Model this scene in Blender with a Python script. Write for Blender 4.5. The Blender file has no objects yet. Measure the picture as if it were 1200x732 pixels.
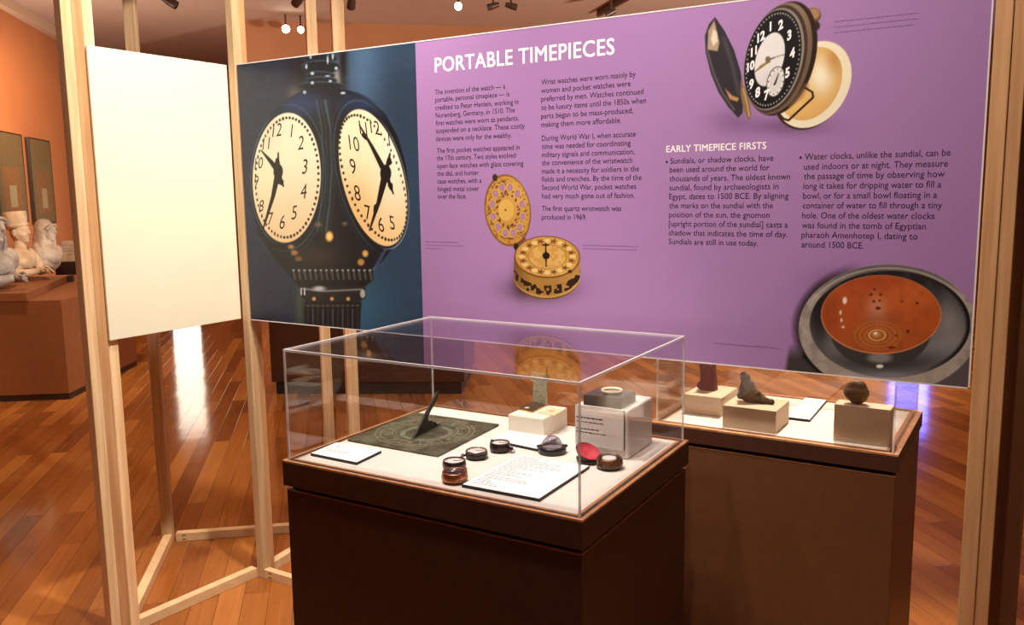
import bpy, bmesh, math, random
import numpy as np
from mathutils import Vector, Matrix

random.seed(7)
S = bpy.context.scene
C = S.collection
PI = math.pi

# ------------------------------------------------------------------ camera
CX, CY, CH = 600.0, 366.0, 1.6
FPX, PITCH, ROLL, YAW = 1011.71, 0.140822, -0.01340, 0.552125
_cy, _sy, _cp, _sp = math.cos(YAW), math.sin(YAW), math.cos(PITCH), math.sin(PITCH)
FWD = np.array([-_sy * _cp, _cy * _cp, -_sp])
_R0 = np.array([_cy, _sy, 0.0])
_U0 = np.cross(_R0, FWD)
RGT = _R0 * math.cos(ROLL) + _U0 * math.sin(ROLL)
UPV = -_R0 * math.sin(ROLL) + _U0 * math.cos(ROLL)
EYE = np.array([0.0, 0.0, CH])
cd = bpy.data.cameras.new('camera')
cam = bpy.data.objects.new('camera', cd)
C.objects.link(cam)
cd.sensor_fit = 'HORIZONTAL'
cd.sensor_width = 36.0
cd.lens = FPX / 1200.0 * 36.0
cd.clip_start = 0.05
cd.clip_end = 100
cam.matrix_world = Matrix(((RGT[0], UPV[0], -FWD[0], EYE[0]), (RGT[1], UPV[1], -FWD[1], EYE[1]),
                           (RGT[2], UPV[2], -FWD[2], EYE[2]), (0, 0, 0, 1)))
S.camera = cam
S.view_settings.view_transform = 'Standard'
S.view_settings.look = 'None'
S.view_settings.exposure = 0.0
S.view_settings.gamma = 1.0
S.view_settings.use_curve_mapping = False
S.cycles.transparent_max_bounces = 32
S.cycles.max_bounces = 10
S.cycles.glossy_bounces = 6

# ------------------------------------------------------------------ light of the room
W = bpy.data.worlds.new('gallery_air')
S.world = W
W.use_nodes = True
W.node_tree.nodes['Background'].inputs[0].default_value = (1.0, 0.66, 0.42, 1)
W.node_tree.nodes['Background'].inputs[1].default_value = 0.20


def spot(name, loc, target, watts, cone, blend=0.5, size=0.06, col=(1.0, 0.83, 0.62)):
    d = bpy.data.lights.new(name, 'SPOT')
    d.energy = watts
    d.spot_size = math.radians(cone)
    d.spot_blend = blend
    d.shadow_soft_size = size
    d.color = col
    o = bpy.data.objects.new(name, d)
    C.objects.link(o)
    o.location = loc
    o.rotation_euler = (Vector(target) - Vector(loc)).to_track_quat('-Z', 'Y').to_euler()
    return o


# a row of track spots just in front of the sign
for _x, _y, _w in ((-1.95, 1.50, 155), (-1.25, 1.30, 165), (-0.60, 1.25, 150)):
    spot('sign_spotlight', (_x, _y, 3.6), (_x - 0.05 + (0.35 if _x > -1 else 0), 2.2, 1.45 + (0.3 if _x > -1 else 0)), _w, 80, 0.9, 0.05, (1.0, 0.89, 0.77))
spot('case_spotlight', (-1.75, 1.75, 3.6), (-1.25, 1.95, 0.9), 190, 36, 0.8, 0.04, (1.0, 0.9, 0.78))
spot('panel_spotlight', (-1.2, 1.9, 3.6), (-2.75, 2.0, 1.75), 340, 74, 0.9, 0.06, (1.0, 0.9, 0.76))
spot('rear_case_spotlight', (-0.85, 3.75, 3.6), (-0.62, 2.7, 0.9), 800, 42, 0.7, 0.05, (1.0, 0.86, 0.68))
spot('bust_spotlight', (-5.85, 3.54, 3.6), (-7.3, 3.9, 1.0), 290, 60, 0.8, 0.08, (1.0, 0.74, 0.48))
spot('scroll_spotlight', (-7.4, 5.3, 3.6), (-10.3, 6.2, 2.1), 620, 62, 0.9, 0.08, (1.0, 0.7, 0.42))
spot('floor_spotlight', (-4.3, 2.4, 3.6), (-4.4, 2.5, 0.0), 150, 100, 1.0, 0.1, (1.0, 0.76, 0.5))
spot('aisle_spotlight', (-5.6, 6.2, 3.6), (-5.6, 6.2, 0.0), 190, 110, 1.0, 0.1, (1.0, 0.76, 0.5))
spot('rear_floor_spotlight', (-1.6, 5.6, 3.6), (-1.4, 5.9, 0.0), 40, 100, 1.0, 0.1, (1.0, 0.76, 0.5))
spot('added_ceiling_fill', (1.0, 6.6, 1.2), (-5.0, 8.5, 3.8), 2300, 130, 1.0, 0.3, (1.0, 0.92, 0.82))  # added fill, out of view; stands for light bounced onto the ceiling
spot('added_ceiling_fill', (-8.59, 4.25, 2.4), (-10.4, 9.4, 3.8), 420, 110, 1.0, 0.3, (1.0, 0.92, 0.82))  # second added fill, out of view, for the aisle ceiling

# ------------------------------------------------------------------ measuring helpers


def ray(u, v):
    return FWD + RGT * (u - CX) / FPX - UPV * (v - CY) / FPX


def on_z(u, v, z):
    d = ray(u, v)
    return Vector(EYE + d * (z - CH) / d[2])


def on_y(u, v, y):
    d = ray(u, v)
    return Vector(EYE + d * y / d[1])


def on_x(u, v, x):
    d = ray(u, v)
    return Vector(EYE + d * x / d[0])


def on_wall(u, v, p0, n):
    d = ray(u, v)
    t = np.dot(np.array(p0) - EYE, np.array(n)) / np.dot(d, np.array(n))
    return Vector(EYE + d * t)


def depth_of(p):
    return float(np.dot(np.array(p) - EYE, FWD))


def to_px(X, Y, Z):
    dx, dy, dz = X - EYE[0], Y - EYE[1], Z - EYE[2]
    w = dx * FWD[0] + dy * FWD[1] + dz * FWD[2]
    return (CX + FPX * (dx * RGT[0] + dy * RGT[1] + dz * RGT[2]) / w,
            CY - FPX * (dx * UPV[0] + dy * UPV[1] + dz * UPV[2]) / w)


def lin(c):
    return tuple(((x / 255.0) / 12.92 if x <= 10.31 else ((x / 255.0 + 0.055) / 1.055) ** 2.4) for x in c)


# ------------------------------------------------------------------ materials


def principled(name, col, rough=0.5, metal=0.0, spec=0.5):
    m = bpy.data.materials.new(name)
    m.use_nodes = True
    b = m.node_tree.nodes['Principled BSDF']
    b.inputs['Base Color'].default_value = (*col, 1)
    b.inputs['Roughness'].default_value = rough
    b.inputs['Metallic'].default_value = metal
    b.inputs['Specular IOR Level'].default_value = spec
    return m


def noisy(name, c1, c2, scale=8.0, rough=0.5, metal=0.0, stretch=(1, 1, 1), detail=4.0, bump=0.0,
          spec=0.5, vary=0.0, lo=0.35, hi=0.65, bscale=None):
    """Principled surface mottled between two colours by a noise texture."""
    m = principled(name, c1, rough, metal, spec)
    nt = m.node_tree
    N, L = nt.nodes, nt.links
    b = N['Principled BSDF']
    tc = N.new('ShaderNodeTexCoord')
    mp = N.new('ShaderNodeMapping')
    mp.inputs['Scale'].default_value = stretch
    L.new(tc.outputs['Object'], mp.inputs['Vector'])
    nz = N.new('ShaderNodeTexNoise')
    nz.inputs['Scale'].default_value = scale
    nz.inputs['Detail'].default_value = detail
    L.new(mp.outputs[0], nz.inputs['Vector'])
    cr = N.new('ShaderNodeValToRGB')
    cr.color_ramp.elements[0].position = lo
    cr.color_ramp.elements[1].position = hi
    cr.color_ramp.elements[0].color = (*c1, 1)
    cr.color_ramp.elements[1].color = (*c2, 1)
    L.new(nz.outputs['Fac'], cr.inputs[0])
    out = cr.outputs[0]
    if vary:
        oi = N.new('ShaderNodeObjectInfo')
        hsv = N.new('ShaderNodeHueSaturation')
        mr = N.new('ShaderNodeMapRange')
        mr.inputs['To Min'].default_value = 1 - vary
        mr.inputs['To Max'].default_value = 1 + vary
        L.new(oi.outputs['Random'], mr.inputs['Value'])
        L.new(mr.outputs[0], hsv.inputs['Value'])
        L.new(out, hsv.inputs['Color'])
        out = hsv.outputs[0]
    L.new(out, b.inputs['Base Color'])
    if bump:
        nb = nz
        if bscale:
            nb = N.new('ShaderNodeTexNoise')
            nb.inputs['Scale'].default_value = bscale
            nb.inputs['Detail'].default_value = 3
            L.new(mp.outputs[0], nb.inputs['Vector'])
        bp = N.new('ShaderNodeBump')
        bp.inputs['Strength'].default_value = bump
        bp.inputs['Distance'].default_value = 0.01
        L.new(nb.outputs['Fac'], bp.inputs['Height'])
        L.new(bp.outputs[0], b.inputs['Normal'])
    return m


def emitter(name, col, strength):
    m = bpy.data.materials.new(name)
    m.use_nodes = True
    N, L = m.node_tree.nodes, m.node_tree.links
    N.remove(N['Principled BSDF'])
    e = N.new('ShaderNodeEmission')
    e.inputs[0].default_value = (*col, 1)
    e.inputs[1].default_value = strength
    L.new(e.outputs[0], N['Material Output'].inputs[0])
    return m


def acrylic(name, base=0.055, graze=0.62, tint=(0.985, 0.985, 0.985)):
    """Clear sheet: mostly see-through, mirror-like towards grazing angles."""
    m = bpy.data.materials.new(name)
    m.use_nodes = True
    N, L = m.node_tree.nodes, m.node_tree.links
    N.remove(N['Principled BSDF'])
    lw = N.new('ShaderNodeLayerWeight')
    lw.inputs['Blend'].default_value = 0.5
    pw = N.new('ShaderNodeMath')
    pw.operation = 'POWER'
    pw.inputs[1].default_value = 5
    L.new(lw.outputs['Facing'], pw.inputs[0])
    ma = N.new('ShaderNodeMath')
    ma.operation = 'MULTIPLY_ADD'
    ma.inputs[1].default_value = graze
    ma.inputs[2].default_value = base
    L.new(pw.outputs[0], ma.inputs[0])
    t = N.new('ShaderNodeBsdfTransparent')
    t.inputs[0].default_value = (*tint, 1)
    g = N.new('ShaderNodeBsdfGlossy')
    g.inputs['Roughness'].default_value = 0.0
    mx = N.new('ShaderNodeMixShader')
    L.new(ma.outputs[0], mx.inputs[0])
    L.new(t.outputs[0], mx.inputs[1])
    L.new(g.outputs[0], mx.inputs[2])
    L.new(mx.outputs[0], N['Material Output'].inputs[0])
    return m


def acrylic_edge(name, col=(0.9, 0.86, 0.88), clear=0.35):
    m = principled(name, col, 0.25)
    N, L = m.node_tree.nodes, m.node_tree.links
    t = N.new('ShaderNodeBsdfTransparent')
    mx = N.new('ShaderNodeMixShader')
    mx.inputs[0].default_value = clear
    L.new(N['Principled BSDF'].outputs[0], mx.inputs[1])
    L.new(t.outputs[0], mx.inputs[2])
    L.new(mx.outputs[0], N['Material Output'].inputs[0])
    return m


def plank_floor():
    m = principled('varnished_strip_floor', (0.4, 0.16, 0.05), 0.2)
    N, L = m.node_tree.nodes, m.node_tree.links
    b = N['Principled BSDF']
    tc = N.new('ShaderNodeTexCoord')
    br = N.new('ShaderNodeTexBrick')
    br.offset = 0.37
    br.inputs['Scale'].default_value = 1.0
    br.inputs['Brick Width'].default_value = 1.15
    br.inputs['Row Height'].default_value = 0.098
    br.inputs['Mortar Size'].default_value = 0.0011
    br.inputs['Mortar Smooth'].default_value = 0.3
    br.inputs['Bias'].default_value = 0.0
    br.inputs['Color1'].default_value = (0, 0, 0, 1)
    br.inputs['Color2'].default_value = (1, 1, 1, 1)
    br.inputs['Mortar'].default_value = (0.2, 0.2, 0.2, 1)
    L.new(tc.outputs['Object'], br.inputs['Vector'])
    mp = N.new('ShaderNodeMapping')
    mp.inputs['Scale'].default_value = (1.2, 26, 1)
    L.new(tc.outputs['Object'], mp.inputs['Vector'])
    nz = N.new('ShaderNodeTexNoise')
    nz.inputs['Scale'].default_value = 2.0
    nz.inputs['Detail'].default_value = 6
    nz.inputs['Distortion'].default_value = 0.6
    L.new(mp.outputs[0], nz.inputs['Vector'])
    mx = N.new('ShaderNodeMix')
    mx.data_type = 'FLOAT'
    mx.inputs[0].default_value = 0.42
    L.new(br.outputs['Color'], mx.inputs[2])
    L.new(nz.outputs['Fac'], mx.inputs[3])
    cr = N.new('ShaderNodeValToRGB')
    e = cr.color_ramp.elements
    e[0].position, e[0].color = 0.12, (0.20, 0.060, 0.014, 1)
    e[1].position, e[1].color = 0.9, (0.60, 0.235, 0.055, 1)
    k = e.new(0.45)
    k.color = (0.37, 0.120, 0.025, 1)
    L.new(mx.outputs[0], cr.inputs[0])
    mm = N.new('ShaderNodeMix')
    mm.data_type = 'RGBA'
    mm.inputs[7].default_value = (0.1, 0.03, 0.01, 1)
    L.new(br.outputs['Fac'], mm.inputs[0])
    L.new(cr.outputs[0], mm.inputs[6])
    L.new(mm.outputs[2], b.inputs['Base Color'])
    wv = N.new('ShaderNodeTexNoise')
    wv.inputs['Scale'].default_value = 2.2
    wv.inputs['Detail'].default_value = 2
    L.new(tc.outputs['Object'], wv.inputs['Vector'])
    ad = N.new('ShaderNodeMath')
    ad.operation = 'MULTIPLY_ADD'
    ad.inputs[1].default_value = -0.12
    L.new(br.outputs['Fac'], ad.inputs[0])
    L.new(wv.outputs['Fac'], ad.inputs[2])
    bp = N.new('ShaderNodeBump')
    bp.inputs['Strength'].default_value = 0.22
    bp.inputs['Distance'].default_value = 0.012
    L.new(ad.outputs[0], bp.inputs['Height'])
    L.new(bp.outputs[0], b.inputs['Normal'])
    b.inputs['Roughness'].default_value = 0.11
    b.inputs['Specular IOR Level'].default_value = 0.55
    return m


def printed(name, rough=0.36):
    """Ink on a board: colours come from the print itself."""
    m = principled(name, (0.5, 0.5, 0.5), rough)
    N, L = m.node_tree.nodes, m.node_tree.links
    a = N.new('ShaderNodeAttribute')
    a.attribute_name = 'ink'
    L.new(a.outputs['Color'], N['Principled BSDF'].inputs['Base Color'])
    return m


PURPLE = (168, 128, 184)
M = dict(
    floor=plank_floor(),
    ceiling=noisy('brown_ceiling_paint', lin((186, 154, 132)), lin((190, 158, 136)), 3, 0.8),
    wall=noisy('terracotta_wall_paint', lin((186, 114, 68)), lin((192, 120, 72)), 2, 0.75),
    farwall=noisy('ochre_wall_paint', lin((158, 98, 58)), lin((164, 104, 62)), 2, 0.8),
    cornice=principled('cornice_paint', lin((205, 170, 140)), 0.6),
    pine=noisy('pine_lumber', lin((226, 184, 136)), lin((246, 214, 170)), 6, 0.55, 0, (9, 9, 0.5), 4, 0.05, 0.4, 0.28),
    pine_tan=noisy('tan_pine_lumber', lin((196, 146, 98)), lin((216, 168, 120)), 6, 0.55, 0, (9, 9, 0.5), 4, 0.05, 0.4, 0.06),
    pine_rail=noisy('pine_rail_lumber', lin((232, 194, 146)), lin((242, 208, 162)), 3, 0.55, 0, (0.6, 9, 9), 4, 0.05, 0.4, 0.06),
    hole=principled('screw_hole_dark', (0.02, 0.012, 0.008), 0.8),
    white_panel=principled('cream_panel', lin((250, 246, 222)), 0.45),
    panel_edge=principled('panel_edge_brown', lin((120, 80, 60)), 0.6),
    purple=principled('purple_print', lin(PURPLE), 0.36, 0, 0.5),
    board_edge=principled('white_board_edge', lin((238, 232, 232)), 0.5),
    ink=principled('dark_ink', lin((42, 20, 48)), 0.5),
    ink_soft=principled('faded_ink', lin((112, 78, 122)), 0.5),
    ink_faint=principled('small_print_ink', lin((136, 100, 154)), 0.5),
    ink_grey=principled('grey_label_ink', lin((40, 40, 48)), 0.5),
    ink_white=principled('white_ink', lin((255, 250, 252)), 0.4),
    ink_black=principled('black_ink', lin((26, 20, 20)), 0.4),
    print=printed('printed_photograph'),
    plinth=noisy('chocolate_painted_board', lin((70, 38, 21)), lin((75, 42, 24)), 30, 0.5, 0, (1, 1, 1), 3, 0.03),
    plinth_lit=noisy('chocolate_board_lit', lin((100, 62, 34)), lin((106, 66, 37)), 30, 0.5, 0, (1, 1, 1), 3, 0.03),  # chocolate paint lightened to stand in for light falling on it
    plinth_rim=noisy('rubbed_and_lit_edge', lin((196, 140, 96)), lin((170, 112, 72)), 40, 0.45),  # also the painted lit line on the cabinet body
    gap=principled('shadow_gap_black', (0.008, 0.005, 0.004), 0.8),
    deck=noisy('white_deck_board', lin((226, 217, 209)), lin((231, 223, 215)), 12, 0.6),
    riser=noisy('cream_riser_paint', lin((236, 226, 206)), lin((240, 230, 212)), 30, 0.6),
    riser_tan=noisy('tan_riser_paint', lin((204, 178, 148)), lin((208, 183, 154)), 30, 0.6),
    riser_pale=noisy('pale_riser_paint', lin((222, 214, 208)), lin((228, 220, 214)), 30, 0.5),
    acrylic=acrylic('clear_acrylic'),
    acrylic_edge=acrylic_edge('polished_acrylic_edge'),
    acrylic_seam=acrylic_edge('acrylic_corner_seam', (0.92, 0.9, 0.88), 0.45),
    lens_glass=acrylic('watch_glass', 0.06, 0.8),
    dome_glass=acrylic('dome_glass', 0.38, 0.9, (0.72, 0.68, 0.76)),  # lavender tint paints the purple sign's reflection into the glass
    paper=principled('label_paper', lin((244, 244, 246)), 0.55),
    foam=principled('black_foam_core', (0.012, 0.011, 0.012), 0.6),
    bronze=noisy('verdigris_bronze', lin((74, 70, 50)), lin((104, 106, 84)), 26, 0.5, 0.35, (1, 1, 1), 8, 0.5, 0.5, 0, 0.38, 0.66, 60),
    bronze_dark=noisy('dark_gnomon_bronze', lin((30, 32, 30)), lin((58, 58, 52)), 40, 0.38, 0.5),
    bronze_ring=noisy('green_bronze_ring', lin((104, 112, 92)), lin((128, 136, 116)), 50, 0.5, 0.3),
    fleck=principled('pale_engraving', lin((168, 166, 140)), 0.6),
    silver=principled('worn_silver', lin((150, 145, 145)), 0.25, 0.9),
    gunmetal=principled('gunmetal_case', lin((58, 52, 54)), 0.28, 0.7),
    copper=noisy('copper_case', lin((150, 90, 60)), lin((190, 126, 92)), 120, 0.3, 0.85),
    darkbrass=noisy('tarnished_brass', lin((80, 62, 56)), lin((110, 88, 80)), 90, 0.3, 0.8),
    gold=noisy('yellow_gold', lin((205, 160, 90)), lin((232, 190, 120)), 80, 0.3, 0.8),
    dial=principled('enamel_dial', lin((240, 230, 222)), 0.3),
    black=principled('black_lacquer', (0.012, 0.011, 0.012), 0.3),
    tortoise=noisy('tortoiseshell', lin((54, 26, 16)), lin((150, 88, 36)), 60, 0.25, 0, (1, 1, 1), 3, 0, 0.6, 0, 0.5, 0.72),
    red=noisy('crimson_velvet', lin((186, 42, 62)), lin((206, 62, 82)), 80, 0.7),
    card=principled('tan_card', lin((236, 208, 168)), 0.5),
    coral=principled('coral_print', lin((232, 160, 110)), 0.5),
    lattice=None,
    darkwood=noisy('dark_tablet_wood', lin((62, 46, 36)), lin((82, 62, 46)), 50, 0.35),
    smoke=noisy('dark_grey_box', lin((58, 54, 50)), lin((74, 69, 64)), 40, 0.3),
    cream_ring=principled('cream_enamel_ring', lin((236, 224, 196)), 0.35),
    maroon=noisy('maroon_stone', lin((92, 34, 36)), lin((112, 46, 46)), 40, 0.45),
    stone=noisy('brown_carved_stone', lin((62, 46, 34)), lin((116, 98, 76)), 22, 0.75, 0, (1, 1, 1), 6, 0.6, 0.3, 0, 0.35, 0.7),
    pebble=noisy('banded_brown_stone', lin((74, 52, 34)), lin((128, 98, 68)), 14, 0.6, 0, (1, 1, 4), 6, 0.5, 0.3),
    gal_plinth=noisy('terracotta_plinth_paint', lin((134, 80, 42)), lin((140, 85, 46)), 20, 0.6),
    gal_base=principled('plinth_kick_strip', lin((48, 26, 16)), 0.6),
    marble=noisy('weathered_limestone', lin((176, 158, 138)), lin((226, 210, 190)), 9, 0.75, 0, (1, 1, 1), 6, 0.35),
    marble_grey=noisy('grey_limestone', lin((138, 128, 122)), lin((186, 176, 166)), 9, 0.75, 0, (1, 1, 1), 6, 0.35),
    marble_warm=noisy('warm_limestone', lin((190, 160, 128)), lin((226, 200, 168)), 10, 0.75, 0, (1, 1, 1), 6, 0.35),
    scroll_frame=principled('dark_scroll_frame', lin((52, 32, 20)), 0.5),
    scroll_mount=noisy('olive_silk_mount', lin((104, 84, 52)), lin((118, 96, 60)), 40, 0.7),
    scroll_paint=noisy('ochre_silk_painting', lin((122, 82, 44)), lin((136, 94, 52)), 20, 0.7),
    scroll_fig=principled('pale_silk_figure', lin((150, 138, 108)), 0.7),
    lamp_body=principled('bronze_lamp_housing', lin((72, 52, 38)), 0.4, 0.3),
    lamp_lens=emitter('lit_lamp_lens', (1.0, 0.9, 0.78), 40),
    blue_glow=emitter('added_blue_glow', (0.14, 0.18, 1.0), 12.0),  # added glow, seen only as a mirror image in the floor
    tower_glow=emitter('added_warm_glow', (1.0, 0.86, 0.68), 4.0),  # added glow for the pale streak mirrored in the floor
    kick=principled('black_kick_board', (0.012, 0.009, 0.007), 0.6),
)

M['lattice'] = noisy('woven_lattice', lin((128, 126, 104)), lin((196, 192, 166)), 1.0, 0.5, 0.2, (420, 420, 160), 2)

# ------------------------------------------------------------------ building helpers


def link(name, bm, mat, parent=None, smooth=False, bevel=0.0, segs=2):
    me = bpy.data.meshes.new(name)
    bm.normal_update()
    bm.to_mesh(me)
    bm.free()
    o = bpy.data.objects.new(name, me)
    C.objects.link(o)
    for k in (mat if isinstance(mat, (list, tuple)) else [mat]):
        me.materials.append(k)
    if smooth:
        for p in me.polygons:
            p.use_smooth = True
    if bevel:
        bv = o.modifiers.new('bevel', 'BEVEL')
        bv.width = bevel
        bv.segments = segs
        bv.limit_method = 'ANGLE'
    if parent is not None:
        o.parent = parent
        o.matrix_parent_inverse = Matrix.Translation(-parent.location) if parent.type == 'EMPTY' else Matrix()
    return o


def thing(name, label, cat, loc=(0, 0, 0), group=None):
    o = bpy.data.objects.new(name, None)
    o.empty_display_size = 0.05
    C.objects.link(o)
    o.location = loc
    return tag(o, label, cat, group)


def tag(o, label, cat, group=None):
    o['label'] = label
    o['category'] = cat
    if group:
        o['group'] = group
    return o


def struct(o):
    o['kind'] = 'structure'
    return o


def box(bm, lo, hi, mat=0):
    v = [bm.verts.new((x, y, z)) for z in (lo[2], hi[2]) for y in (lo[1], hi[1]) for x in (lo[0], hi[0])]
    for f in ((0, 2, 3, 1), (4, 5, 7, 6), (0, 1, 5, 4), (2, 6, 7, 3), (0, 4, 6, 2), (1, 3, 7, 5)):
        bm.faces.new([v[i] for i in f]).material_index = mat
    return v


def obox(bm, c, ux, sx, sy, z0, z1, mat=0):
    """Upright box, footprint centred at c, first side along direction ux."""
    ux = Vector((ux[0], ux[1])).normalized()
    uy = Vector((-ux.y, ux.x))
    c = Vector((c[0], c[1]))
    q = [c + ux * a * sx / 2 + uy * b * sy / 2 for a, b in ((-1, -1), (1, -1), (1, 1), (-1, 1))]
    return prism(bm, [(p.x, p.y) for p in q], z0, z1, mat)


def prism(bm, pts, z0, z1, mat=0, top_mat=None):
    lo = [bm.verts.new((p[0], p[1], z0)) for p in pts]
    hi = [bm.verts.new((p[0], p[1], z1)) for p in pts]
    n = len(pts)
    fs = [bm.faces.new(lo[::-1]), bm.faces.new(hi)]
    for i in range(n):
        fs.append(bm.faces.new((lo[i], lo[(i + 1) % n], hi[(i + 1) % n], hi[i])))
    for f in fs:
        f.material_index = mat
    if top_mat is not None:
        fs[1].material_index = top_mat
    return lo + hi


def bar(bm, a, b, w, h):
    """Square bar lying from a to b, w wide, h tall, a/b on its underside centre line."""
    d = Vector((b[0] - a[0], b[1] - a[1]))
    c = ((a[0] + b[0]) / 2, (a[1] + b[1]) / 2)
    obox(bm, c, d, d.length, w, a[2], a[2] + h)


def lathe(bm, prof, c, n=40, mat=0, M4=None):
    """Surface of revolution about local z; prof = [(r, z)]."""
    rows = []
    for r, z in prof:
        if r < 1e-6:
            rows.append([bm.verts.new((0, 0, z))])
        else:
            rows.append([bm.verts.new((r * math.cos(2 * PI * i / n), r * math.sin(2 * PI * i / n), z)) for i in range(n)])
    vs = [v for r in rows for v in r]
    for A, B in zip(rows, rows[1:]):
        for i in range(n):
            j = (i + 1) % n
            if len(A) == 1 and len(B) == 1:
                continue
            if len(A) == 1:
                f = bm.faces.new((A[0], B[j], B[i]))
            elif len(B) == 1:
                f = bm.faces.new((A[i], A[j], B[0]))
            else:
                f = bm.faces.new((A[i], A[j], B[j], B[i]))
            f.material_index = mat
    T = Matrix.Translation(Vector(c)) @ (M4 if M4 is not None else Matrix())
    for v in vs:
        v.co = T @ v.co
    return vs


def tube(bm, pts, r, n=8, closed=False):
    pts = [Vector(p) for p in pts]
    rings = []
    m = len(pts)
    for i, p in enumerate(pts):
        a = pts[(i - 1) % m] if (closed or i > 0) else p
        b = pts[(i + 1) % m] if (closed or i < m - 1) else p
        t = (b - a).normalized()
        s = t.cross(Vector((0, 0, 1)))
        if s.length < 1e-4:
            s = t.cross(Vector((0, 1, 0)))
        s.normalize()
        k = s.cross(t)
        rr = r[i] if isinstance(r, (list, tuple)) else r
        rings.append([bm.verts.new(p + (s * math.cos(2 * PI * j / n) + k * math.sin(2 * PI * j / n)) * rr) for j in range(n)])
    for i in range(m if closed else m - 1):
        A, B = rings[i], rings[(i + 1) % m]
        for j in range(n):
            bm.faces.new((A[j], A[(j + 1) % n], B[(j + 1) % n], B[j]))
    if not closed:
        bm.faces.new(rings[0][::-1])
        bm.faces.new(rings[-1])


def ball(bm, c, r, sub=3, rot=None):
    r = (r, r, r) if isinstance(r, (int, float)) else r
    g = bmesh.ops.create_icosphere(bm, subdivisions=sub, radius=1.0)
    T = Matrix.Translation(Vector(c)) @ (rot.to_4x4() if rot is not None else Matrix()) @ Matrix.Diagonal((*r, 1))
    bmesh.ops.transform(bm, matrix=T, verts=g['verts'])
    return g['verts']


def new():
    return bmesh.new()


def text_mesh(body, size=1.0, bold=0.0, res=3, space=1.0):
    """Glyph outlines of one line of text as a list of 2-D vertices and faces."""
    cu = bpy.data.curves.new('lettering', 'FONT')
    cu.body = body
    cu.size = size
    cu.offset = bold
    cu.space_character = space
    cu.resolution_u = res
    ob = bpy.data.objects.new('lettering', cu)
    C.objects.link(ob)
    dg = bpy.context.evaluated_depsgraph_get()
    me = ob.evaluated_get(dg).to_mesh()
    vs = [(v.co.x, v.co.y) for v in me.vertices]
    fs = [tuple(p.vertices) for p in me.polygons]
    ob.evaluated_get(dg).to_mesh_clear()
    bpy.data.objects.remove(ob)
    bpy.data.curves.remove(cu)
    return vs, fs


def add_text(bm, vs, fs, fn):
    q = [bm.verts.new(fn(x, y)) for x, y in vs]
    for f in fs:
        try:
            bm.faces.new([q[i] for i in f])
        except ValueError:
            pass


# ------------------------------------------------------------------ the room
E1 = Vector((-0.689, 0.7247, 0)).normalized()      # along the floor boards
E2 = Vector((E1.y, -E1.x, 0))                      # to the right across them
ZC = 3.8
WL = Vector((-10.085, 5.564, 0))
WF = Vector((-7.622, 9.238, 0))


def rp(d, a, z=0.0):
    """Room point: d along the boards, a across them."""
    return E1 * d + E2 * a + Vector((0, 0, z))


d_far, a_left = WF.dot(E1), WL.dot(E2)
d_near, a_right = -4.0, 13.0
d_alc = 17.0                                      # the left aisle runs further back
_q = on_z(284, 27, ZC)
a_ret = _q.dot(E2) * d_far / _q.dot(E1)


def room_quad(name, d0, d1, a0, a1, z0, z1, mat):
    bm = new()
    v = [bm.verts.new((d, a, z)) for z in (z0, z1) for a in (a0, a1) for d in (d0, d1)]
    for f in ((0, 2, 3, 1), (4, 5, 7, 6), (0, 1, 5, 4), (2, 6, 7, 3), (0, 4, 6, 2), (1, 3, 7, 5)):
        bm.faces.new([v[i] for i in f])
    bmesh.ops.recalc_face_normals(bm, faces=bm.faces)
    o = link(name, bm, mat)
    o.matrix_world = Matrix(((E1.x, -E2.x, 0, 0), (E1.y, -E2.y, 0, 0), (0, 0, 1, 0), (0, 0, 0, 1)))
    return struct(o)


# local axes are (along boards, minus across, up)
room_quad('floor', d_near, d_alc + 0.15, -a_right, -a_left + 0.15, -0.08, 0.0, M['floor'])
room_quad('ceiling', d_near, d_alc + 0.15, -a_right, -a_left + 0.15, ZC, ZC + 0.08, M['ceiling'])
room_quad('wall_left', d_near, d_alc + 0.15, -a_left, -a_left + 0.15, 0.0, ZC, M['wall'])
room_quad('wall_far', d_far, d_alc, -a_right, -a_ret, 0.0, ZC, M['farwall'])
room_quad('wall_aisle', d_alc, d_alc + 0.15, -a_right, -a_left, 0.0, ZC, M['farwall'])
room_quad('trim_1', d_near, d_alc, -a_left - 0.10, -a_left, ZC - 0.12, ZC, M['cornice'])
room_quad('baseboard_far', d_far - 0.02, d_far, -a_right, -a_ret, 0.0, 0.13, M['farwall'])
room_quad('baseboard_left', d_near, d_alc, -a_left - 0.02, -a_left, 0.0, 0.13, M['wall'])

# brown partition just beyond the right-hand frame
bm = new()
box(bm, (-0.085, 2.43, 0.0), (0.0015, 2.50, 2.9))
struct(link('wall_right', bm, M['plinth_lit']))

# ------------------------------------------------------------------ pine stud partition
XL, XR, YS, ZB, ZT, XP = -2.6922, -0.1330, 2.3717, 1.0973, 2.0944, -1.8258
FT = 2.80
fr = thing('stud_partition', 'open partition of pale pine studs carrying the purple and cream panels', 'wooden frame', (-2.72, 2.40, 0))


def post(c, ux, sx, sy, z0=0.0, wood='pine'):
    bm = new()
    obox(bm, c, ux, sx, sy, z0, FT)
    return link('post', bm, M[wood], fr, bevel=0.0025, segs=2)


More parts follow.
